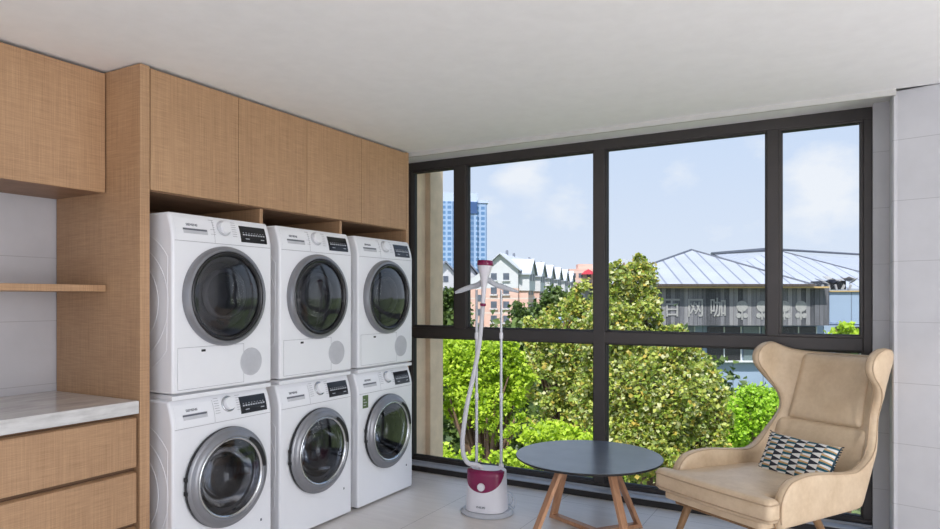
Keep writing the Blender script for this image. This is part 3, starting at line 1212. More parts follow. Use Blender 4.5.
# hose
hp = [(482.8, 306, 4.09), (481.2, 325, 4.07), (479, 346, 4.05), (475, 368, 4.03), (471, 387, 4.01), (467, 405, 4.0), (464.2, 424, 4.0), (462.4, 442, 4.01), (463.6, 455, 4.04), (468, 463, 4.06), (475, 464.6, 4.08), (480.8, 467.0, 4.09), (483.3, 474, 4.10)]
bm = bmesh.new()
sp_ = spline([st_local(at(*q)) for q in hp], 10)
add_tube(bm, sp_, [0.0135 + 0.0008 * (i % 2) for i in range(len(sp_))], 12)
obj('hose', bm, M['hose'], st, True)
# coiled cable beside the tank
bm = bmesh.new()
cb = [(0.115, -0.01, 0.14), (0.15, 0.00, 0.12), (0.175, 0.01, 0.07), (0.168, 0.02, 0.02), (0.14, 0.06, 0.035)]
wcam = Matrix.Rotation(-S_RZ, 3, 'Z')
right = wcam @ Vector((math.cos(YAW), math.sin(YAW), 0))
back = wcam @ Vector((-math.sin(YAW), math.cos(YAW), 0))
add_tube(bm, spline([right * a_ + back * b_ + Vector((0, 0, c_)) for a_, b_, c_ in cb], 8), 0.003, 6)
cb = [(0.11, 0.0, 0.10), (0.14, 0.0, 0.11), (0.158, 0.01, 0.075), (0.145, 0.02, 0.040), (0.12, 0.06, 0.04)]
add_tube(bm, spline([right * a_ + back * b_ + Vector((0, 0, c_)) for a_, b_, c_ in cb], 8), 0.003, 6)
obj('power_cable', bm, M['steam_grey'], st, True)

# ---------------------------------------------------------------- wing chair


def leather_mat():
    n = NT('tan_leather')
    co = n.coords()
    a = n.noise(co, 7, 6, 0.65)
    b = n.noise(co, 45, 4, 0.6)
    s = n.math('ADD', n.math('MULTIPLY', a, 0.7), n.math('MULTIPLY', b, 0.3))
    n.color(n.ramp(s, [(0.35, (202, 176, 144)), (0.65, (222, 199, 169))]))
    n.set(rough=0.42)
    v = n.noise(co, 260, 3, 0.6)
    n.bump(v, 0.12, 0.0015)
    return n.m


M['leather'] = leather_mat()
M['piping'] = simple('tan_piping', (184, 158, 130), 0.5, var=0.03)
TH = math.radians(-30.7)
CO = Vector((-0.58, 3.322, 0))
ch = thing('wing_armchair', 'tan leather wing armchair with a high curved back in front of the window', 'armchair', CO, TH)
CT = 0.056
Q1 = 0.4


def cr_of(z):
    k = max(0.0, min(1.0, (z - 0.5) / 0.42))
    k = k * k * (3 - 2 * k)
    return 0.13 + 0.12 * k


def cw_of(z):
    k = max(0.0, min(1.0, (z - 0.5) / 0.5))
    return 0.328 + 0.022 * k


def q1_of(z):
    return (cw_of(z) - cr_of(z)) + cr_of(z) * PI / 2


def y_back(z):
    return 0.742 + (z - 0.2) * 0.463 + 0.012 * math.sin((z - 0.2) / 0.85 * PI)


def shell_pt(q, z, off):
    """outer surface point, moved inward by off; q = arc length from the centre of the back"""
    s = 1 if q >= 0 else -1
    a_ = abs(q)
    yb = y_back(z)
    CW, CR, Q1 = cw_of(z), cr_of(z), q1_of(z)
    if a_ < CW - CR:
        x, y, nx_, ny_ = a_, yb, 0, 1
    elif a_ < Q1:
        t_ = (a_ - (CW - CR)) / CR
        x, y = CW - CR + CR * math.sin(t_), yb - CR + CR * math.cos(t_)
        nx_, ny_ = math.sin(t_), math.cos(t_)
    else:
        x, y, nx_, ny_ = CW, yb - CR - (a_ - Q1), 1, 0
        # arms bow outward a little and wings flare in the upper part
    return Vector((s * (x - nx_ * off) + 0.010, y - ny_ * off, z))


def q_of(y, z):
    return q1_of(z) + (y_back(z) - cr_of(z) - y)


side = [(.090, .300), (.086, .36), (.092, .425), (.135, .485), (.20, .515), (.33, .523), (.5, .505), (.62, .492), (.70, .497)]
half = [(q_of(y, z), z) for y, z in side]
half += [(.392, .545), (.352, .60), (.318, .66), (.308, .72), (.336, .78), (.400, .84), (.480, .895), (.548, .94), (.588, .985), (.592, 1.030), (.560, 1.064), (.510, 1.080), (.45, 1.076), (.38, 1.056), (.30, 1.036), (.2, 1.026), (.1, 1.024)]


def cr2(pts, step):
    P = spline([Vector((a_, b_, 0)) for a_, b_ in pts], 10)
    out_ = [P[0]]
    for p_ in P[1:]:
        if (p_ - out_[-1]).length >= step: out_.append(p_)
    if (P[-1] - out_[-1]).length > step * 0.3: out_.append(P[-1])
    return [(p_.x, p_.y) for p_ in out_]


hs = cr2(half + [(0, 1.024)], 0.011)
outline = hs[:-1] + [(0, 1.024)] + [(-a_, b_) for a_, b_ in hs[:-1][::-1]]
# bottom closing line
qb = outline[-1][0]
nb = 120
outline += [(qb + (outline[0][0] - qb) * k / nb, 0.300) for k in range(1, nb)]


def inside(p_, poly):
    x, y = p_
    r = False
    j = len(poly) - 1
    for i in range(len(poly)):
        xi, yi = poly[i]; xj, yj = poly[j]
        if (yi > y) != (yj > y) and x < (xj - xi) * (y - yi) / (yj - yi) + xi: r = not r
        j = i
    return r


def fill_pattern(poly, grid=0.018, insets=(0.003, 0.008, 0.015)):
    P = np.array(poly)
    Pn = np.roll(P, -1, axis=0)
    seg = Pn - P
    sl = np.maximum((seg ** 2).sum(1), 1e-12)

    def dist(pt):
        w_ = np.array(pt) - P
        tt_ = np.clip((w_ * seg).sum(1) / sl, 0, 1)
        d2 = w_ - seg * tt_[:, None]
        return math.sqrt((d2 ** 2).sum(1).min())
    pts = [tuple(p_) for p_ in poly]
    ds = [0.0] * len(pts)
    area2 = sum(P[i][0] * Pn[i][1] - Pn[i][0] * P[i][1] for i in range(len(P)))
    sg = 1 if area2 > 0 else -1
    for d_ in insets:
        for i in range(0, len(P)):
            t_ = Pn[i] - P[i - 1]
            l_ = math.hypot(*t_) or 1
            n_ = np.array((-t_[1], t_[0])) / l_ * sg
            c_ = P[i] + n_ * d_
            if inside(c_, poly):
                dd_ = dist(c_)
                if dd_ > d_ * 0.93:
                    pts.append(tuple(c_)); ds.append(dd_)
    x0, y0 = P.min(0); x1, y1 = P.max(0)
    nx_ = int((x1 - x0) / grid) + 1; ny_ = int((y1 - y0) / grid) + 1
    for i in range(nx_):
        for j in range(ny_):
            c_ = (x0 + (i + 0.5 * (j % 2)) * grid, y0 + j * grid)
            if inside(c_, poly):
                dd_ = dist(c_)
                if dd_ > insets[-1] + grid * 0.45:
                    pts.append(c_); ds.append(dd_)
    n = len(poly)
    r = delaunay_2d_cdt([Vector(p_) for p_ in pts], [(i, (i + 1) % n) for i in range(n)], [], 1, 1e-6)
    V, Fs = r[0], r[2]
    D = [dist((v.x, v.y)) for v in V]
    return V, Fs, D


def puffed(name, poly, mapf, mid, half_t, rim, mat_, parent, grid=0.018, insets=(0.003, 0.008, 0.015), base_only=False):
    """closed upholstered panel: mid = offset of its middle, half_t = half thickness, rim = rounding distance"""
    V, Fs, D = fill_pattern(poly, grid, insets)
    bm = bmesh.new()
    top, bot = [], []
    for v, d_ in zip(V, D):
        k = min(1.0, d_ / rim)
        h_ = half_t * math.sqrt(max(0.0, 1 - (1 - k) ** 2)) if d_ > 1e-4 else 0.0
        a_ = bm.verts.new(mapf(v.x, v.y, mid + h_))
        top.append(a_)
        bot.append(a_ if d_ <= 1e-4 else bm.verts.new(mapf(v.x, v.y, mid - (0 if base_only else h_))))
    for f in Fs:
        try:
            bm.faces.new([top[i] for i in f])
            g_ = [bot[i] for i in f]
            if g_ != [top[i] for i in f]: bm.faces.new(g_[::-1])
        except ValueError:
            pass
    return obj(name, bm, mat_, parent, True)


sh = puffed('shell', outline, shell_pt, CT / 2, CT / 2, 0.026, M['leather'], ch)
edge_line = hs[:-1] + [(0, 1.024)] + [(-a_, b_) for a_, b_ in hs[:-1][::-1]]


def inset_line(line, d_):
    P = [Vector((a_, b_)) for a_, b_ in line]
    o_ = []
    for i, p_ in enumerate(P):
        t_ = (P[min(i + 1, len(P) - 1)] - P[max(i - 1, 0)]).normalized()
        o_.append(p_ + Vector((-t_.y, t_.x)) * d_)
    return o_


# piping runs round the edge of wings and arms, once on each face
il = inset_line(edge_line, 0.0065)
for off in (CT / 2 + CT / 2 * 0.66, CT / 2 - CT / 2 * 0.66):
    bm = bmesh.new()
    add_tube(bm, [shell_pt(v.x, v.y, off) for v in il[2:-2]], 0.0030, 6)
    obj('piping', bm, M['piping'], sh, True)


def rounded_poly(x0, x1, y0, y1, r, step=0.015, taper=0.0):
    pts = []
    for cx_, cy_, a0 in ((x1 - r, y0 + r, -90), (x1 - r, y1 - r, 0), (x0 + r, y1 - r, 90), (x0 + r, y0 + r, 180)):
        for k in range(7):
            t_ = math.radians(a0 + 15 * k)
            pts.append((cx_ + r * math.cos(t_), cy_ + r * math.sin(t_)))
    o_ = []
    for i in range(len(pts)):
        a_, b_ = Vector(pts[i]), Vector(pts[(i + 1) % len(pts)])
        n_ = max(1, int((b_ - a_).length / step))
        for k in range(n_): o_.append(tuple(a_.lerp(b_, k / n_)))
    return o_


# inner upholstery of the back: head section and lumbar section meeting in a deep crease
def back_map(q, z, off):
    return shell_pt(q, z, CT - 0.004 + off)


puffed('head_cushion', rounded_poly(-0.235, 0.235, 0.655, 1.014, 0.03), back_map, 0.0, 0.030, 0.045, M['leather'], ch, insets=(0.003, 0.009, 0.018, 0.03), base_only=True)
puffed('lumbar_cushion', rounded_poly(-0.305, 0.305, 0.41, 0.652, 0.04), back_map, 0.0, 0.036, 0.09, M['leather'], ch, insets=(0.003, 0.009, 0.018, 0.03), base_only=True)

# seat cushion (wider in front of the arms) and the frame below
CBZ, CTZ = 0.338, 0.446


def loop_poly(pts, step=0.014):
    o_ = []
    for i in range(len(pts)):
        a_, b_ = Vector(pts[i]), Vector(pts[(i + 1) % len(pts)])
        n_ = max(1, int((b_ - a_).length / step))
        for k in range(n_): o_.append(tuple(a_.lerp(b_, k / n_)))
    return o_


hw, hi_ = 0.340, 0.262
seat_poly = loop_poly([(-hi_, .68), (-hi_, .085), (-hw + .01, .078), (-hw, .06), (-hw + .002, .012), (-hw + .015, -.004), (-.2, -.012), (0, -.016), (.2, -.012), (hw - .015, -.004),
                       (hw - .002, .012), (hw, .06), (hw - .01, .078), (hi_, .085), (hi_, .68)])


def seat_cushion():
    V, Fs, D = fill_pattern(seat_poly, 0.024, (0.003, 0.008, 0.016, 0.028))
    bm = bmesh.new()
    T, Bt = [], []
    n = len(seat_poly)
    for v, d_ in zip(V, D):
        k = min(1, d_ / 0.020)
        rnd = 0.020 * (1 - math.sqrt(max(0, 1 - (1 - k) ** 2)))
        cr = 0.014 * min(1, d_ / 0.14)
        slope = -0.045 * max(0, v.y)
        T.append(bm.verts.new((v.x, v.y, CTZ - rnd + cr + slope)))
        Bt.append(bm.verts.new((v.x, v.y, CBZ + rnd)))
    for f in Fs:
        bm.faces.new([T[i] for i in f]); bm.faces.new([Bt[i] for i in f][::-1])
    from collections import Counter
    cnt = Counter()
    for f in Fs:
        for i in range(len(f)):
            cnt[frozenset((f[i], f[(i + 1) % len(f)]))] += 1
    for e_, c_ in cnt.items():
        if c_ == 1:
            a_, b_ = tuple(e_)
            pa, pb = V[a_], V[b_]
            ma = [T[a_]]; mb = [T[b_]]
            for z_ in (0.66, 0.33):
                pass
            bm.faces.new([T[a_], T[b_], Bt[b_], Bt[a_]])
    o_ = obj('seat_cushion', bm, M['leather'], ch, True)
    return o_


sc_ = seat_cushion()
for zz, rr in ((CTZ - 0.021, 0.0034), (CBZ + 0.020, 0.0034)):
    bm = bmesh.new()
    ln = [(a_, b_) for a_, b_ in seat_poly if b_ < 0.08]
    add_tube(bm, [(a_ * 1.003, b_ - 0.0012, zz) for a_, b_ in ln], rr, 6)
    obj('piping', bm, M['piping'], sc_, True)
bm = bmesh.new()
fr = rounded_poly(-0.292, 0.292, 0.012, 0.60, 0.03, 0.05)
add_prism(bm, fr, 0.302, 0.3365, 'xy')
bevel(obj('seat_frame', bm, M['leather'], ch), 0.006, 3)
bm = bmesh.new()
add_prism(bm, rounded_poly(-0.262, 0.262, 0.05, 0.58, 0.03, 0.05), 0.275, 0.3015, 'xy')
bevel(obj('under_frame', bm, M['walnut'], ch), 0.006, 2)
for sx in (-1, 1):
    for (ty, fy, fxx) in ((0.10, 0.0, 0.245), (0.52, 0.66, 0.25)):
        bm = bmesh.new()
        a_ = Vector((sx * 0.20, ty, 0.276)); b_ = Vector((sx * fxx, fy, 0.004))
        ax = (b_ - a_); l_ = ax.length
        add_tube(bm, [a_.lerp(b_, k / 6) for k in range(7)], [0.021 - 0.009 * k / 6 for k in range(7)], 16)
        for v_ in bm.verts:
            if v_.co.z < 0.012: v_.co.z = 0.0
        auto_smooth(obj('leg', bm, M['walnut'], ch), 40)


# lumbar pillow with its printed rows of wedges
def pillow_mat():
    n = NT('wedge_print_fabric')
    uv = n.node('ShaderNodeUVMap')
    sp = n.node('ShaderNodeSeparateXYZ'); n.link(uv.outputs[0], sp.inputs[0])
    U, V_ = sp.outputs['X'], sp.outputs['Y']
    cu = n.math('MULTIPLY', U, 4.0)
    fu = n.math('FRACT', cu)
    col = n.math('FLOOR', cu)
    rv = n.math('MULTIPLY', V_, 8.0)
    fv = n.math('FRACT', rv)
    tri = n.math('MULTIPLY', n.math('ABSOLUTE', n.math('SUBTRACT', fv, 0.5)), 2.0)   # 0 at row middle, 1 at row edges
    # thin dark spikes from the left of each column, then blunt bars split into ochre and teal
    row2 = n.math('FRACT', n.math('ADD', rv, 0.5))
    tri2 = n.math('MULTIPLY', n.math('ABSOLUTE', n.math('SUBTRACT', row2, 0.5)), 2.0)
    spike = n.math('LESS_THAN', tri2, n.math('SUBTRACT', 0.85, n.math('MULTIPLY', fu, 1.5)))
    bar_ = n.math('MULTIPLY', n.math('GREATER_THAN', fu, 0.44), n.math('LESS_THAN', tri, n.math('SUBTRACT', 0.98, n.math('MULTIPLY', fu, 0.45))))
    half_ = n.math('GREATER_THAN', fv, 0.56)
    barc = n.mix(half_, (28, 88, 104), (190, 156, 104))
    c0 = n.mix(bar_, (222, 220, 216), barc)
    c1 = n.mix(spike, c0, (40, 42, 52))
    edge = n.math('GREATER_THAN', fu, 0.96)
    c2 = n.mix(edge, c1, (36, 66, 82))
    n.color(c2)
    n.set(rough=0.85)
    w = n.noise(n.coords(scale=(400, 400, 400)), 1.0, 2)
    n.bump(w, 0.3, 0.001)
    return n.m


M['pillow'] = pillow_mat()
M['pillow_edge'] = simple('dark_fringe', (36, 46, 58), 0.9)


def pillow():
    w_, h_ = 0.198, 0.124
    nx_, ny_ = 40, 24
    me = bpy.data.meshes.new('scatter_cushion')
    bm = bmesh.new()
    uvl = bm.loops.layers.uv.new('UVMap')
    def pt(i, j, s):
        a_ = -1 + 2 * i / nx_; b_ = -1 + 2 * j / ny_
        pin = 1 - 0.055 * (a_ * a_) * (1 - b_ * b_) * 0 - 0.05 * (1 - a_ * a_) * abs(b_) ** 3
        x = a_ * w_ * (1 - 0.05 * (1 - b_ * b_) * abs(a_) ** 3)
        y = b_ * h_ * pin
        t_ = 0.058 * ((1 - a_ ** 4) * (1 - b_ ** 4)) ** 0.55
        wr = 0.0025 * math.sin(a_ * 9 + b_ * 4) * (1 - a_ * a_)
        return Vector((x, y, s * t_ + wr))
    G = {}
    for s in (1, -1):
        for i in range(nx_ + 1):
            for j in range(ny_ + 1):
                bd = i in (0, nx_) or j in (0, ny_)
                if s == -1 and bd: G[(i, j, s)] = G[(i, j, 1)]
                else: G[(i, j, s)] = bm.verts.new(pt(i, j, s))
        for i in range(nx_):
            for j in range(ny_):
                ids = [(i, j), (i + 1, j), (i + 1, j + 1), (i, j + 1)]
                if s == -1: ids = ids[::-1]
                f = bm.faces.new([G[(a_, b_, s)] for a_, b_ in ids])
                for lp, (a_, b_) in zip(f.loops, ids): lp[uvl].uv = (a_ / nx_, b_ / ny_)
    o_ = obj('scatter_cushion', bm, M['pillow'], None, True)
    tag(o_, 'small rectangular cushion printed with teal, ochre and black wedges on the armchair', 'cushion')
    for sx in (-1, 1):
        bm = bmesh.new()
        for k in range(19):
            b_ = -1 + 2 * k / 18
            x = sx * w_ * (1 - 0.05 * (1 - b_ * b_))
            add_tube(bm, [(x, b_ * h_, 0), (x + sx * 0.009, b_ * h_ + 0.002, 0.001)], 0.003, 5)
        obj('fringe', bm, M['pillow_edge'], o_)
    # lean it back, roll it a little, place in the chair's frame
    R_ = Matrix.Rotation(TH, 4, 'Z') @ Matrix.Translation((0.062, 0.600, 0.493)) @ Matrix.Rotation(math.radians(0), 4, 'Z') @ Matrix.Rotation(math.radians(60), 4, 'X') @ Matrix.Rotation(math.radians(-2), 4, 'Z')
    o_.matrix_world = Matrix.Translation(CO) @ R_
    return o_


pillow()

# ================================================================ outside the window
GZ = -7.0
M['ground'] = simple('mottled_green_ground_cover', (96, 108, 66), 0.95, var=0.35, scale=1.5)  # olive green with random mottling all over
quad_slab('ground', [(-420, 5.5), (520, 5.5), (520, 900), (-420, 900)], GZ - 0.3, GZ, M['ground'])
M['render_beige'] = simple('beige_render', (222, 196, 170), 0.85, var=0.05, scale=8)
fin = box('wall_outer_fin', (-3.6, 4.605, GZ), (-2.985, 4.80, 2.9), M['render_beige'])
fin['kind'] = 'structure'
box('wall_outer_return', (-3.6, 4.45, GZ), (-3.030, 4.603, 2.40), M['render_beige'])['kind'] = 'structure'


def depth_frame(u, d, z=GZ):
    """Empty base point and a function giving local points (x right, y away, z up) for a face turned to the viewer"""
    p_ = at(u, HOR, d); p_.z = z
    def lc(uu, vv, dd):
        q_ = at(uu, vv, dd) - p_
        return Matrix.Rotation(-YAW, 3, 'Z') @ q_
    return p_, lc


# ---- low hall with weathered board band, metal roofs
def plank_mat():
    n = NT('weathered_boards')
    co = n.coords(scale=(4.2, 0.01, 0.01))
    w = n.node('ShaderNodeTexWhiteNoise', noise_dimensions='1D')
    sp = n.node('ShaderNodeSeparateXYZ'); n.link(n.coords(), sp.inputs[0])
    x = n.math('MULTIPLY', sp.outputs['X'], 4.6)
    n.link(n.math('FLOOR', x), w.inputs['W'])
    g = n.node('ShaderNodeMapping'); g.inputs['Scale'].default_value = (14, 14, 0.8); n.link(n.coords(), g.inputs[0])
    st_ = n.noise(g.outputs[0], 1.0, 5, 0.65)
    s = n.math('ADD', n.math('MULTIPLY', w.outputs[0], 0.45), n.math('MULTIPLY', st_, 0.55))
    c = n.ramp(s, [(0.25, (70, 70, 76)), (0.5, (112, 111, 118)), (0.75, (150, 147, 150))])
    j = n.math('LESS_THAN', n.math('FRACT', x), 0.07)
    n.color(n.mix(j, c, (44, 44, 48)))
    n.set(rough=0.85)
    return n.m


def stripe_mat(name, base, line_c, pitch, axis='X', w=0.08, rough=0.4, metal=0.2, var=0.03):
    n = NT(name)
    sp = n.node('ShaderNodeSeparateXYZ'); n.link(n.coords(), sp.inputs[0])
    j = n.math('LESS_THAN', n.math('FRACT', n.math('DIVIDE', n.math('ADD', sp.outputs[axis], 500), pitch)), w)
    v = n.noise(n.coords(), 0.6, 4)
    lo = tuple(q * (1 - var) for q in base); hi = tuple(min(255, q * (1 + var)) for q in base)
    n.color(n.mix(j, n.ramp(v, [(0.3, lo), (0.7, hi)]), line_c))
    n.set(rough=rough, metal=metal)
    return n.m


M['boards'] = plank_mat()
M['roof_metal'] = stripe_mat('standing_seam_metal', (166, 169, 180), (124, 128, 142), 0.75, w=0.14, rough=0.6, metal=0.0)
M['blue_panel'] = stripe_mat('pale_blue_wall_panel', (150, 166, 190), (104, 116, 134), 1.5, w=0.03, rough=0.6, metal=0.0)
M['yellow_wood'] = simple('weathered_yellow_edge_board', (190, 160, 112), 0.8)
M['soffit'] = simple('dark_brown_eave', (84, 72, 66), 0.8)
M['dark_ridge'] = simple('dark_ridge_flashing', (92, 96, 108), 0.6)
M['dark_glass'] = simple('dark_window_glass', (44, 44, 46), 0.25)
M['grey_glass'] = simple('grey_green_window_glass', (108, 122, 124), 0.2)
M['win_white'] = simple('white_window_mullion', (214, 216, 218), 0.6)
M['sign_grey'] = simple('faded_sign_grey', (158, 156, 156), 0.8, var=0.08)

HB, lc = depth_frame(720, 32.0)
hall = thing('exhibition_hall', 'low grey boarded hall with wide silver metal roofs beyond the trees', 'building', HB, YAW)


def hbox(name, u0, v0, u1, v1, d0, d1, m, parent=hall, flat=False):
    a_, b_ = lc(u0, v1, d0), lc(u1, v0, d0)
    bm = bmesh.new()
    add_box(bm, (a_.x, a_.y, a_.z), (b_.x, a_.y + (d1 - d0), b_.z))
    return obj(name, bm, m, parent)


band = hbox('board_band', 585, 287.6, 829, 325.5, 32.0, 33.9, M['boards'])
hbox('edge_board', 585, 286.4, 829.5, 288.0, 31.50, 31.98, M['yellow_wood'])
hbox('eave_gutter', 585, 283.9, 815, 286.0, 31.40, 31.55, M['soffit'])
hbox('side_panel', 829.5, 292.0, 905, 322.5, 33.2, 34.2, M['blue_panel'])
hbox('edge_board', 829.8, 290.6, 905, 291.8, 33.1, 34.2, M['yellow_wood'])
wl_ = lc(585, 325.5, 33.0)
a_, b_ = lc(585, 325.5, 33.0), lc(905, 325.5, 33.0)
bm = bmesh.new()
add_box(bm, (a_.x, a_.y, 0.0), (b_.x, a_.y + 16, a_.z - 0.003))
obj('wall', bm, M['blue_panel'], hall)
for (u0, u1, m) in ((668, 684, 'dark_glass'), (686, 694, 'grey_glass'), (707.5, 723.6, 'dark_glass'), (725.2, 740.5, 'dark_glass'), (743.5, 759, 'grey_glass'), (762, 778, 'grey_glass'), (782, 798, 'dark_glass'), (800, 816, 'dark_glass'), (836, 860, 'dark_glass'), (862, 880, 'dark_glass')):
    w_ = hbox('window', u0, 326.6, u1, 360.5, 32.93, 33.02, M[m])
    hbox('mullion', u1 + 0.1, 326.6, u1 + 1.2, 360.5, 32.90, 33.02, M['win_white'], w_)
hbox('ledge', 585, 361.0, 905, 362.4, 32.7, 33.0, M['win_white'])


def roof(name, pts, m, parent=hall, th=0.12):
    """sloping sheet with real thickness; pts are (u, v, depth)"""
    P = [lc(*p_) for p_ in pts]
    bm = bmesh.new()
    A = [bm.verts.new(p_) for p_ in P]
    B = [bm.verts.new(p_ - Vector((0, 0, th))) for p_ in P]
    bm.faces.new(A); bm.faces.new(B[::-1])
    n = len(P)
    for i in range(n): bm.faces.new([A[i], B[i], B[(i + 1) % n], A[(i + 1) % n]])
    return obj(name, bm, m, parent)


apx = (691.5, 250.0, 36.5)
cl_, cr_ = (598, 283.2, 31.6), (816, 285.6, 31.6)
roof('roof_slope', [cl_, cr_, apx], M['roof_metal'])
roof('roof_slope', [cl_, apx, (640, 284.5, 41)], M['roof_metal'])
roof('roof_slope', [cr_, (770, 285, 41), apx], M['roof_metal'])
ap2 = (774, 249.5, 45.0)
c2l, c2r = (690, 284, 37.5), (930, 290.5, 37.5)
roof('roof_slope', [c2l, c2r, ap2], M['roof_metal'])
roof('roof_slope', [(712, 253.5, 70), (960, 260.5, 70), (960, 290, 44), (712, 290, 44)], M['roof_metal'])


def ridge(a, b, r=0.07):
    bm = bmesh.new()
    add_tube(bm, [lc(*a), lc(*b)], r, 6)
    obj('ridge_cap', bm, M['dark_ridge'], hall)


ridge(apx, cl_); ridge(apx, cr_); ridge(ap2, c2r); ridge((712, 253.5, 70), (774, 249.2, 45), 0.16); ridge((774, 249.2, 45), (960, 260.5, 70), 0.09)
# broken dormer with bent sheets
hbox('broken_dormer', 828, 280.5, 846, 289.5, 35.2, 37.0, M['dark_glass'])
rnd = random.Random(5)
for k in range(9):
    u_ = 820 + k * 4.2; v_ = 279.5 + rnd.uniform(-1.5, 2.5)
    c_ = lc(u_, v_, 35.0)
    bm = bmesh.new()
    Mx = Matrix.Translation(c_) @ Matrix.Rotation(rnd.uniform(-.6, .6), 4, 'Y') @ Matrix.Rotation(rnd.uniform(-.4, .4), 4, 'X')
    add_box(bm, (-0.16, -0.2, -0.012), (0.18, 0.3, 0.012), Mx)
    obj('loose_sheet', bm, M['dark_ridge'] if k % 3 == 0 else M['sign_grey'], hall)
for k in range(5):
    u_ = 822 + k * 7
    c_ = lc(u_, 287.5, 34.9)
    bm = bmesh.new()
    add_box(bm, (-0.05, -0.04, -0.12), (0.05, 0.04, 0.16), Matrix.Translation(c_) @ Matrix.Rotation(rnd.uniform(-.5, .5), 4, 'Y'))
    obj('debris', bm, M['sign_grey'], hall)

# faded characters and paw-like marks on the band
for chx, uc in (('西', 652.5), ('百', 672.0), ('网', 695.5), ('咖', 718.0)):
    me = text_mesh(chx, 0.98, 0.012, 0.007)
    c_ = lc(uc, 308.8, 31.98)
    me.transform(Matrix.Translation(c_) @ Matrix.Rotation(PI / 2, 4, 'X') @ Matrix.Scale(0.86, 4, (1, 0, 0)))
    link('sign_character', me, M['sign_grey'], hall)
for uc in (742.0, 762.0, 784.5, 801.0):
    for du, v_, r_ in ((0, 306.3, 0.27), (-3.3, 315.6, 0.12), (3.3, 315.6, 0.12)):
        c_ = lc(uc + du, v_, 31.985)
        bm = bmesh.new()
        add_lathe(bm, [(r_, -0.012), (r_, 0.012)], 24, Matrix.Translation(c_) @ Matrix.Rotation(PI / 2, 4, 'X'), True, True)
        obj('sign_disc', bm, M['sign_grey'], hall)
    c_ = lc(uc, 314, 31.985)
    bm = bmesh.new()
    add_box(bm, (c_.x - 0.035, c_.y - 0.012, c_.z - 0.28), (c_.x + 0.035, c_.y + 0.012, c_.z + 0.1))
    obj('sign_bar', bm, M['sign_grey'], hall)

# ---- terrace of white and pink gabled flats receding to the right
M['flat_white'] = simple('white_render', (206, 205, 210), 0.8, var=0.02, scale=0.5)
M['flat_pink'] = stripe_mat('salmon_render', (218, 180, 168), (214, 198, 192), 3.1, 'Z', 0.1, 0.85, 0.0)
M['flat_roof'] = simple('pale_grey_roof', (190, 192, 204), 0.8, var=0.04, scale=0.4)
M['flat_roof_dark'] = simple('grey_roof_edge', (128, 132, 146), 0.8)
M['flat_glass'] = simple('grey_blue_window_glass', (92, 98, 112), 0.4, var=0.15, scale=0.7)
p0 = at(518, HOR, 140.0); p1 = at(569, HOR, 214.0)
p0.z = p1.z = GZ
e1 = (p1 - p0); LR = e1.length; e1.normalize()
row = thing('apartment_block', 'long white and salmon pink gabled apartment block stepping away behind the trees', 'building', p0, math.atan2(e1.y, e1.x))
# local x along the row (away), local y to the left of it = away from us; facade is y = 0
zt = CAMH - GZ
Z_EAVE, Z_RIDGE, Z_PINK = zt + 6.4, zt + 9.6, zt + 2.4
GWD = 7.6


def pbox(name, lo, hi, m, parent):
    bm = bmesh.new(); add_box(bm, lo, hi); return obj(name, bm, m, parent)


pbox('pink_storeys', (0, 0, 0), (LR, GWD, Z_PINK), M['flat_pink'], row)
bm = bmesh.new()
add_prism(bm, [(0, Z_PINK + 0.01), (GWD, Z_PINK + 0.01), (GWD, Z_EAVE), (GWD / 2, Z_RIDGE), (0, Z_EAVE)], 0, LR, 'yz')
obj('white_storeys', bm, M['flat_white'], row)
for sg in (-1, 1):
    bm = bmesh.new()
    ym = GWD / 2
    yo = ym + sg * (GWD / 2 + 0.7)
    za = Z_EAVE - 0.45
    pr = [(ym, Z_RIDGE + 0.06), (yo, za), (yo, za + 0.3), (ym, Z_RIDGE + 0.4)]
    add_prism(bm, pr, -0.8, LR + 0.5, 'yz')
    obj('roof', bm, M['flat_roof'], row)
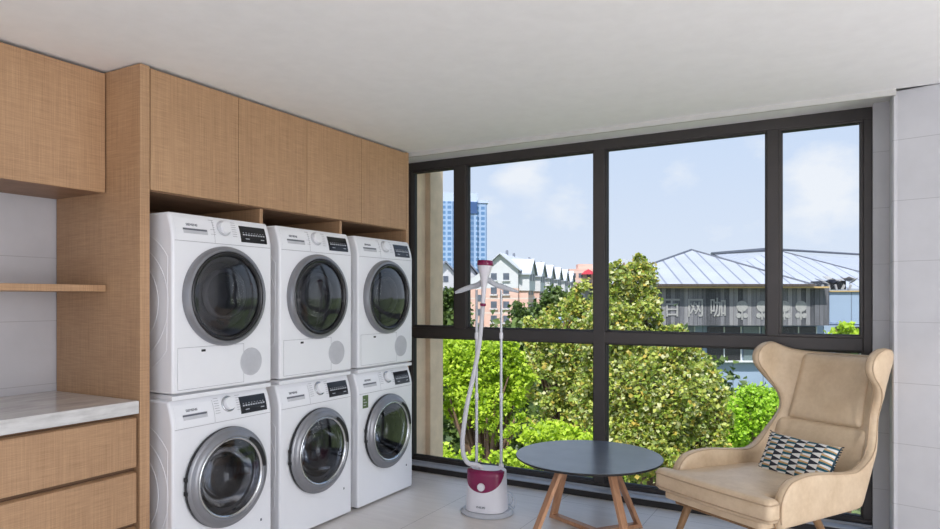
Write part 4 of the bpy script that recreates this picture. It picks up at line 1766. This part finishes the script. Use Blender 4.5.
# end wall windows, two columns over the storeys
for k in range(5):
    for yy in (1.9, 4.6):
        z = zt + 4.2 - k * 3.0
        w_ = pbox('window', (-0.08, yy, z), (0.02, yy + 1.3, z + 1.4), M['flat_glass'], row)
        pbox('sill', (-0.35, yy - 0.2, z - 0.35), (-0.001, yy + 1.5, z - 0.1), M['flat_white'], w_)
nb_ = 6
bw = LR / nb_
for b in range(nb_):
    x0 = b * bw + 1.2
    x1 = x0 + bw * 0.50
    xm = (x0 + x1) / 2
    bm = bmesh.new()
    add_prism(bm, [(x0, Z_PINK - 0.5), (x1, Z_PINK - 0.5), (x1, Z_EAVE - 0.6), (xm, Z_RIDGE - 1.2), (x0, Z_EAVE - 0.6)], -2.2, -0.001, 'xz')
    bay = obj('gabled_bay', bm, M['flat_white'], row)
    for sg in (-1, 1):
        xo = xm + sg * ((x1 - x0) / 2 + 0.6)
        bm = bmesh.new()
        add_prism(bm, [(xm, Z_RIDGE - 1.15), (xo, Z_EAVE - 1.15), (xo, Z_EAVE - 0.85), (xm, Z_RIDGE - 0.8)], -2.7, 2.4, 'xz')
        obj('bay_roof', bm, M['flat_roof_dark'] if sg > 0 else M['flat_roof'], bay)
    pbox('pink_bay', (x0 + 0.3, -1.9, 0), (x1 - 0.3, -0.001, Z_PINK - 0.51), M['flat_pink'], row)
    for k in range(4):
        z = zt + 4.0 - k * 3.0
        yo = -2.2 if k < 1 else (-2.2 if z > Z_PINK else -1.9)
        for xx in (x0 + 0.9, xm + 0.6):
            pbox('window', (xx, yo - 0.08, z), (xx + 1.7, yo + 0.02, z + 1.5), M['flat_glass'], row)
        # recessed loggia between the bays
        lw = pbox('window', (x1 + 0.9, -0.08, z - 0.3), (x1 + 3.2, 0.02, z + 1.6), M['flat_glass'], row)
        pbox('balcony', (x1 + 0.4, -1.3, z - 0.9), (x1 + 4.2, -0.1, z - 0.2), M['flat_white'] if k < 2 else M['flat_pink'], row)
for k, (xx, hh) in enumerate(((6, 1.4), (13, 1.1), (31, 1.3), (48, 1.0))):
    bm = bmesh.new()
    add_lathe(bm, [(0.3, 0), (0.3, hh * 0.6), (0.2, hh * 0.6 + 0.2)], 12, Matrix.Translation((xx, GWD / 2, Z_RIDGE + 0.3)), True, True)
    obj('roof_tank', bm, M['flat_roof_dark'], row)

# lower pink wing left of the gable end
q0 = at(483.5, HOR, 141.5); q0.z = GZ
wing = thing('apartment_block', 'lower pink and white apartment wing left of the gabled block', 'building', q0, YAW)
pbox('pink_storeys', (-6.2, 0, 0), (0, 6, zt + 2.2), M['flat_pink'], wing)
bm = bmesh.new()
add_prism(bm, [(-6.2, zt + 2.21), (0, zt + 2.21), (0, zt + 6.3), (-2.6, zt + 4.4), (-6.2, zt + 3.2)], 0, 6, 'xz')
obj('white_storeys', bm, M['flat_white'], wing)
for k in range(3):
    for xx in (-1.7,):
        z = zt + 1.0 - k * 3.0
        pbox('window', (xx, -0.08, z - 1.4), (xx + 1.3, 0.02, z), M['flat_glass'], wing)

# white gabled houses seen past the left mullion
hb_ = at(447, HOR, 150); hb_.z = GZ
ho = thing('gabled_house', 'white gabled block with many small balconies left of the tall tower base', 'building', hb_, YAW + 0.35)
bm = bmesh.new()
add_prism(bm, [(-7, 0), (8, 0), (8, zt + 4.8), (5.4, zt + 7.8), (2.6, zt + 5.2), (-0.5, zt + 8.3), (-3.6, zt + 5.3), (-7, zt + 7.4)], 0, 8, 'xz')
obj('wall', bm, M['flat_white'], ho)
for (xm_, zz) in ((5.4, 7.8), (-0.5, 8.3)):
    for sg in (-1, 1):
        bm = bmesh.new()
        add_prism(bm, [(xm_, zt + zz + 0.05), (xm_ + sg * 3.1, zt + zz - 3.1), (xm_ + sg * 3.1, zt + zz - 2.7), (xm_, zt + zz + 0.45)], -0.8, 8, 'xz')
        obj('roof', bm, M['flat_roof_dark'], ho)
for k in range(5):
    for xx in (-5.5, -3.1, -0.9, 1.6, 4.3, 6.4):
        z = zt + 4.0 - k * 2.6
        pbox('window', (xx, -0.1, z), (xx + 1.2, 0.02, z + 1.3), M['flat_glass'], ho)

# pink flat-roofed block with a red canopy
pb = at(585, HOR, 230); pb.z = GZ
pk = thing('apartment_block', 'pale pink flat-roofed block with a red rooftop canopy', 'building', pb, YAW)
pbox('wall', (-5.5, 0, 0), (14, 9, zt + 10.6), M['flat_pink'], pk)
pbox('roof_room', (-2.0, 2, zt + 10.61), (3.0, 7, zt + 12.4), M['flat_pink'], pk)
M['red_canopy'] = simple('red_canopy_fabric', (176, 48, 62), 0.8)
bm = bmesh.new()
add_lathe(bm, [(2.6, 0.0), (1.4, 1.1), (0.0, 1.9)], 10, Matrix.Translation((1.0, -1.0, zt + 8.6)))
obj('canopy', bm, M['red_canopy'], pk)
for k in range(4):
    for xx in (-4.6, -2.2, 0.6, 4.0):
        z = zt + 7.6 - k * 3
        pbox('window', (xx, -0.08, z), (xx + 1.4, 0.02, z + 1.5), M['flat_glass'], pk)

pb = at(622, HOR, 210); pb.z = GZ
pk = thing('apartment_block', 'pale white roofed block showing just above the big leafy tree', 'building', pb, YAW)
pbox('wall', (-6, 0, 0), (7, 9, zt + 10.4), M['flat_white'], pk)
bm = bmesh.new()
add_prism(bm, [(-6.5, zt + 10.41), (7.5, zt + 10.41), (6.0, zt + 12.9), (-2.5, zt + 12.4)], -0.4, 9.4, 'xz')
obj('roof', bm, M['flat_roof'], pk)

# ---- tall blue glass tower


def tower_mat():
    n = NT('blue_tower_facade')
    sp = n.node('ShaderNodeSeparateXYZ'); n.link(n.coords(), sp.inputs[0])
    fz = n.math('FRACT', n.math('DIVIDE', n.math('ADD', sp.outputs['Z'], 500), 3.3))
    fx = n.math('FRACT', n.math('DIVIDE', n.math('ADD', sp.outputs['X'], 500), 3.6))
    gx = n.math('GREATER_THAN', fx, 0.34)
    gz = n.math('GREATER_THAN', fz, 0.40)
    g = n.math('MULTIPLY', gx, gz)
    fy = n.math('FRACT', n.math('DIVIDE', n.math('ADD', sp.outputs['X'], 500), 10.8))
    col = n.math('GREATER_THAN', fy, 0.72)
    c = n.mix(g, (158, 180, 214), (96, 132, 178))
    c = n.mix(n.math('MULTIPLY', col, 0.6), c, (86, 112, 152))
    n.color(c)
    n.set(rough=0.4)
    return n.m


M['tower'] = tower_mat()
M['tower_top'] = simple('pale_tower_crown', (190, 200, 222), 0.6)
M['tower_dark'] = simple('dark_blue_glass', (66, 92, 140), 0.25)
tb = at(462, HOR, 420); tb.z = GZ
tw = thing('tower_block', 'tall blue glass residential tower on the skyline behind the window mullion', 'building', tb, YAW + 0.10)
sc = 420 / 664.0
tz = CAMH - GZ
pbox('shaft', (-24 * sc, 0, 0), (15.5 * sc, 18, tz + 98 * sc), M['tower'], tw)
pbox('shaft_side', (15.6 * sc, 2.5, 0), (25.6 * sc, 20, tz + 97 * sc), M['tower'], tw)
pbox('crown', (-24 * sc, 1.0, tz + 98.2 * sc), (16 * sc, 17, tz + 107 * sc), M['tower_top'], tw)
pbox('crown_side', (16.1 * sc, 2.0, tz + 97.2 * sc), (27.2 * sc, 20.8, tz + 100 * sc), M['tower_top'], tw)
pbox('dark_glazing', (5 * sc, -0.6, tz + 86 * sc), (15 * sc, -0.01, tz + 97.5 * sc), M['tower_dark'], tw)
for xx in (-16, -6, 1.5, 19):
    yy = -1.0 if xx < 16 else 1.5
    for k in range(26):
        z = tz + (84 - k * 3.6) * sc
        pass

# ---- trees


def leaf_mat(name, cols, trans=0.35):
    n = NT(name)
    g = n.node('ShaderNodeNewGeometry')
    c = n.ramp(g.outputs['Random Per Island'], [(i / (len(cols) - 1), q) for i, q in enumerate(cols)])
    n.color(c)
    n.set(rough=0.5)
    t = n.node('ShaderNodeBsdfTranslucent')
    n.link(c, t.inputs[0])
    mx = n.node('ShaderNodeMixShader')
    mx.inputs[0].default_value = trans
    n.link(n.b.outputs[0], mx.inputs[1]); n.link(t.outputs[0], mx.inputs[2])
    n.link(mx.outputs[0], n.out.inputs[0])
    return n.m


M['leaf_lime'] = leaf_mat('lime_green_leaves', [(158, 186, 44), (192, 218, 58), (214, 232, 84), (176, 204, 50), (128, 160, 40)], 0.45)
M['leaf_mixed'] = leaf_mat('variegated_leaves', [(112, 134, 50), (170, 184, 74), (208, 210, 110), (134, 160, 54), (232, 228, 176), (118, 142, 52), (206, 178, 84), (150, 176, 62), (96, 118, 48)])
M['leaf_green'] = leaf_mat('bright_green_leaves', [(138, 180, 44), (186, 220, 66), (160, 200, 52)], 0.4)
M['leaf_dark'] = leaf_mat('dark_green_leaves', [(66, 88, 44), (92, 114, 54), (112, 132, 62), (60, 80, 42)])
M['leaf_pale'] = leaf_mat('pale_grey_green_leaves', [(120, 138, 84), (160, 172, 116), (190, 198, 150), (104, 124, 66)])
M['bark'] = simple('brown_bark', (112, 88, 70), 0.9, var=0.2, scale=5)


def foliage(name, blobs, leaf, m, parent, base, seed, dens=1.0, clump=0.35, long=1.0):
    """blobs: (centre, radii) world; leaves gather in clumps near the outside of the crown"""
    rg = np.random.default_rng(seed)
    allc = []
    for (c, r, n) in blobs:
        n = int(n * dens)
        ncl = max(7, n // 62)
        d = rg.normal(size=(ncl, 3)); d /= np.linalg.norm(d, axis=1)[:, None]
        rad = rg.uniform(0.45, 1.0, ncl) ** 0.5
        cc = d * rad[:, None] * np.array(r) + np.array(c)
        idx = rg.integers(0, ncl, n)
        allc.append(cc[idx] + rg.normal(size=(n, 3)) * clump * min(r))
    P = np.concatenate(allc) - np.array(base)
    n = len(P)
    nrm = rg.normal(size=(n, 3)) + np.array((0, -0.25, 0.9)); nrm /= np.linalg.norm(nrm, axis=1)[:, None]
    t = np.cross(nrm, rg.normal(size=(n, 3))); t /= np.linalg.norm(t, axis=1)[:, None]
    b = np.cross(nrm, t)
    L = leaf * rg.uniform(0.7, 1.3, n)[:, None]
    Wd = L * 0.42 / long
    v0 = P - t * L * 0.5
    v1 = P + b * Wd + nrm * L * 0.14 - t * L * 0.05
    v2 = P + t * L * 0.5 - nrm * L * 0.08
    v3 = P - b * Wd + nrm * L * 0.14 - t * L * 0.05
    V = np.stack([v0, v1, v2, v3], 1).reshape(-1, 3)
    base_i = np.arange(n) * 4
    F = np.stack([base_i, base_i + 1, base_i + 2, base_i, base_i + 2, base_i + 3], 1).reshape(-1)
    me = bpy.data.meshes.new(name)
    me.vertices.add(len(V)); me.vertices.foreach_set('co', V.astype(np.float32).ravel())
    me.loops.add(len(F)); me.loops.foreach_set('vertex_index', F.astype(np.int32))
    me.polygons.add(n * 2)
    me.polygons.foreach_set('loop_start', (np.arange(n * 2) * 3).astype(np.int32))
    me.update(calc_edges=True)
    me.validate()
    return link(name, me, m, parent)


def tree(name, label, blobs_px, leaf, m, seed, group=None, dens=1.0, clump=0.35, long=1.0, trunk=0.12, branches=10, cat='tree', ground=GZ):
    """blobs_px: (u, v, ru, rv, depth, count)"""
    bl = []
    for (u, v, ru, rv, d, n) in blobs_px:
        k = d / FPX
        bl.append((tuple(at(u, v, d)), (ru * k, max(ru, rv) * 0.75 * k, rv * k), n))
    cx_ = sum(b_[0][0] for b_ in bl) / len(bl); cy_ = sum(b_[0][1] for b_ in bl) / len(bl)
    base = Vector((cx_, cy_, ground))
    t = thing(name, label, cat, base, 0, group)
    foliage('foliage', bl, leaf, m, t, base, seed, dens, clump, long)
    rg = random.Random(seed)
    low = min(b_[0][2] - b_[1][2] for b_ in bl) - ground
    fork = Vector((0, 0, max(0.3, low * 0.9)))
    bm = bmesh.new()
    add_tube(bm, spline([(0, 0, 0), (0.05, 0.03, fork.z * 0.5), fork], 4), trunk, 8)
    obj('trunk', bm, M['bark'], t, True)
    for k in range(branches):
        b_ = bl[k % len(bl)]
        tip = Vector(b_[0]) - base + Vector([rg.uniform(-0.8, 0.8) * b_[1][i] for i in range(3)])
        mid_ = fork.lerp(tip, 0.5) + Vector((rg.uniform(-.2, .2), rg.uniform(-.2, .2), rg.uniform(-.1, .3))) * (tip - fork).length * 0.3
        bm = bmesh.new()
        pts = spline([fork, mid_, tip], 5)
        add_tube(bm, pts, [trunk * 0.55 * (1 - i / len(pts)) + 0.008 for i in range(len(pts))], 5)
        obj('branch', bm, M['bark'], t, True)
    return t


tree('shade_tree', 'large variegated broadleaf tree filling the middle of the window', [
    (640, 288, 17, 30, 11.5, 3400), (614, 292, 16, 28, 11.3, 2400), (640, 320, 25, 22, 11.2, 3600), (610, 340, 34, 36, 11.0, 5000), (664, 350, 32, 20, 11.0, 4200), (640, 264, 5, 12, 11.5, 160), (618, 268, 5, 10, 11.3, 130),
    (655, 395, 52, 42, 10.6, 7600), (610, 400, 38, 40, 10.8, 5000), (695, 392, 30, 32, 10.8, 3800), (640, 445, 46, 32, 10.4, 5600), (692, 438, 34, 28, 10.6, 3600), (716, 412, 14, 22, 11, 1100), (698, 362, 12, 14, 11, 500)],
    0.074, M['leaf_mixed'], 11, trunk=0.16, branches=14, clump=0.165)
tree('shade_tree', 'paler variegated tree between the lime tree and the large broadleaf tree', [
    (565, 318, 26, 20, 13.5, 1700), (585, 300, 13, 17, 13.5, 1000), (540, 330, 20, 14, 13.2, 1100), (560, 352, 36, 24, 13.0, 2600), (545, 385, 32, 24, 12.6, 1200), (580, 396, 22, 28, 12.8, 1500), (560, 425, 28, 20, 12.2, 900)],
    0.088, M['leaf_mixed'], 12, trunk=0.10, branches=22, clump=0.19)
tree('lime_tree', 'bright lime green tree outside the left end of the window', [
    (466, 362, 30, 26, 9.5, 3800), (495, 362, 26, 26, 9.6, 3200), (512, 385, 20, 24, 9.6, 1700), (475, 400, 34, 24, 9.4, 3000), (450, 385, 16, 38, 9.4, 1800), (505, 412, 20, 18, 9.5, 700), (500, 430, 24, 14, 9.2, 400)],
    0.075, M['leaf_lime'], 13, trunk=0.07, branches=34, clump=0.18, long=1.5)
tree('flowering_bush', 'yellow-green low bush under the window by the table', [
    (552, 440, 30, 13, 8.6, 1300), (580, 446, 22, 14, 8.4, 900), (525, 458, 24, 10, 8.2, 700), (480, 458, 24, 8, 8.2, 500), (445, 460, 16, 10, 8.2, 400)],
    0.075, M['leaf_lime'], 14, trunk=0.04, branches=16, clump=0.30, long=1.3, cat='bush')
tree('round_bush', 'dense bright green round-topped tree beside the armchair wing', [
    (757, 412, 26, 24, 15.0, 4200), (735, 425, 20, 22, 14.8, 1800), (775, 430, 18, 24, 15, 1800), (750, 398, 14, 12, 15, 1100), (740, 465, 40, 24, 15, 1600)],
    0.085, M['leaf_green'], 15, trunk=0.08, branches=6, clump=0.2)
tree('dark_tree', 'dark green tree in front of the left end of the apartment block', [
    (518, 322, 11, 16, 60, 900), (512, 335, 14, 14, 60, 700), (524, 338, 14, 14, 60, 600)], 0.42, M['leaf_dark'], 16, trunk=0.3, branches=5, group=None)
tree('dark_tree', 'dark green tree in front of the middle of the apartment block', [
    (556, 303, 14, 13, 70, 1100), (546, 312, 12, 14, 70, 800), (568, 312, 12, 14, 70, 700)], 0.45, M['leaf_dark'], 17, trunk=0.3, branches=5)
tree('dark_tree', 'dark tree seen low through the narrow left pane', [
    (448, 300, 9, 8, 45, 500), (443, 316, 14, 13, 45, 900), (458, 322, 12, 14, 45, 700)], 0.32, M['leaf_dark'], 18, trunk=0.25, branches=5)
tree('yellow_shrub', 'small yellow-green treetop in front of the pale blue panels at the right', [
    (843, 331, 10, 5, 20, 260), (850, 327, 5, 4, 20, 90), (855, 334, 6, 4, 20, 90), (843, 340, 14, 7, 20, 260)], 0.15, M['leaf_lime'], 19, trunk=0.06, branches=5, cat='tree')
tree('background_tree', 'dark grey-green trees behind the lime tree', [
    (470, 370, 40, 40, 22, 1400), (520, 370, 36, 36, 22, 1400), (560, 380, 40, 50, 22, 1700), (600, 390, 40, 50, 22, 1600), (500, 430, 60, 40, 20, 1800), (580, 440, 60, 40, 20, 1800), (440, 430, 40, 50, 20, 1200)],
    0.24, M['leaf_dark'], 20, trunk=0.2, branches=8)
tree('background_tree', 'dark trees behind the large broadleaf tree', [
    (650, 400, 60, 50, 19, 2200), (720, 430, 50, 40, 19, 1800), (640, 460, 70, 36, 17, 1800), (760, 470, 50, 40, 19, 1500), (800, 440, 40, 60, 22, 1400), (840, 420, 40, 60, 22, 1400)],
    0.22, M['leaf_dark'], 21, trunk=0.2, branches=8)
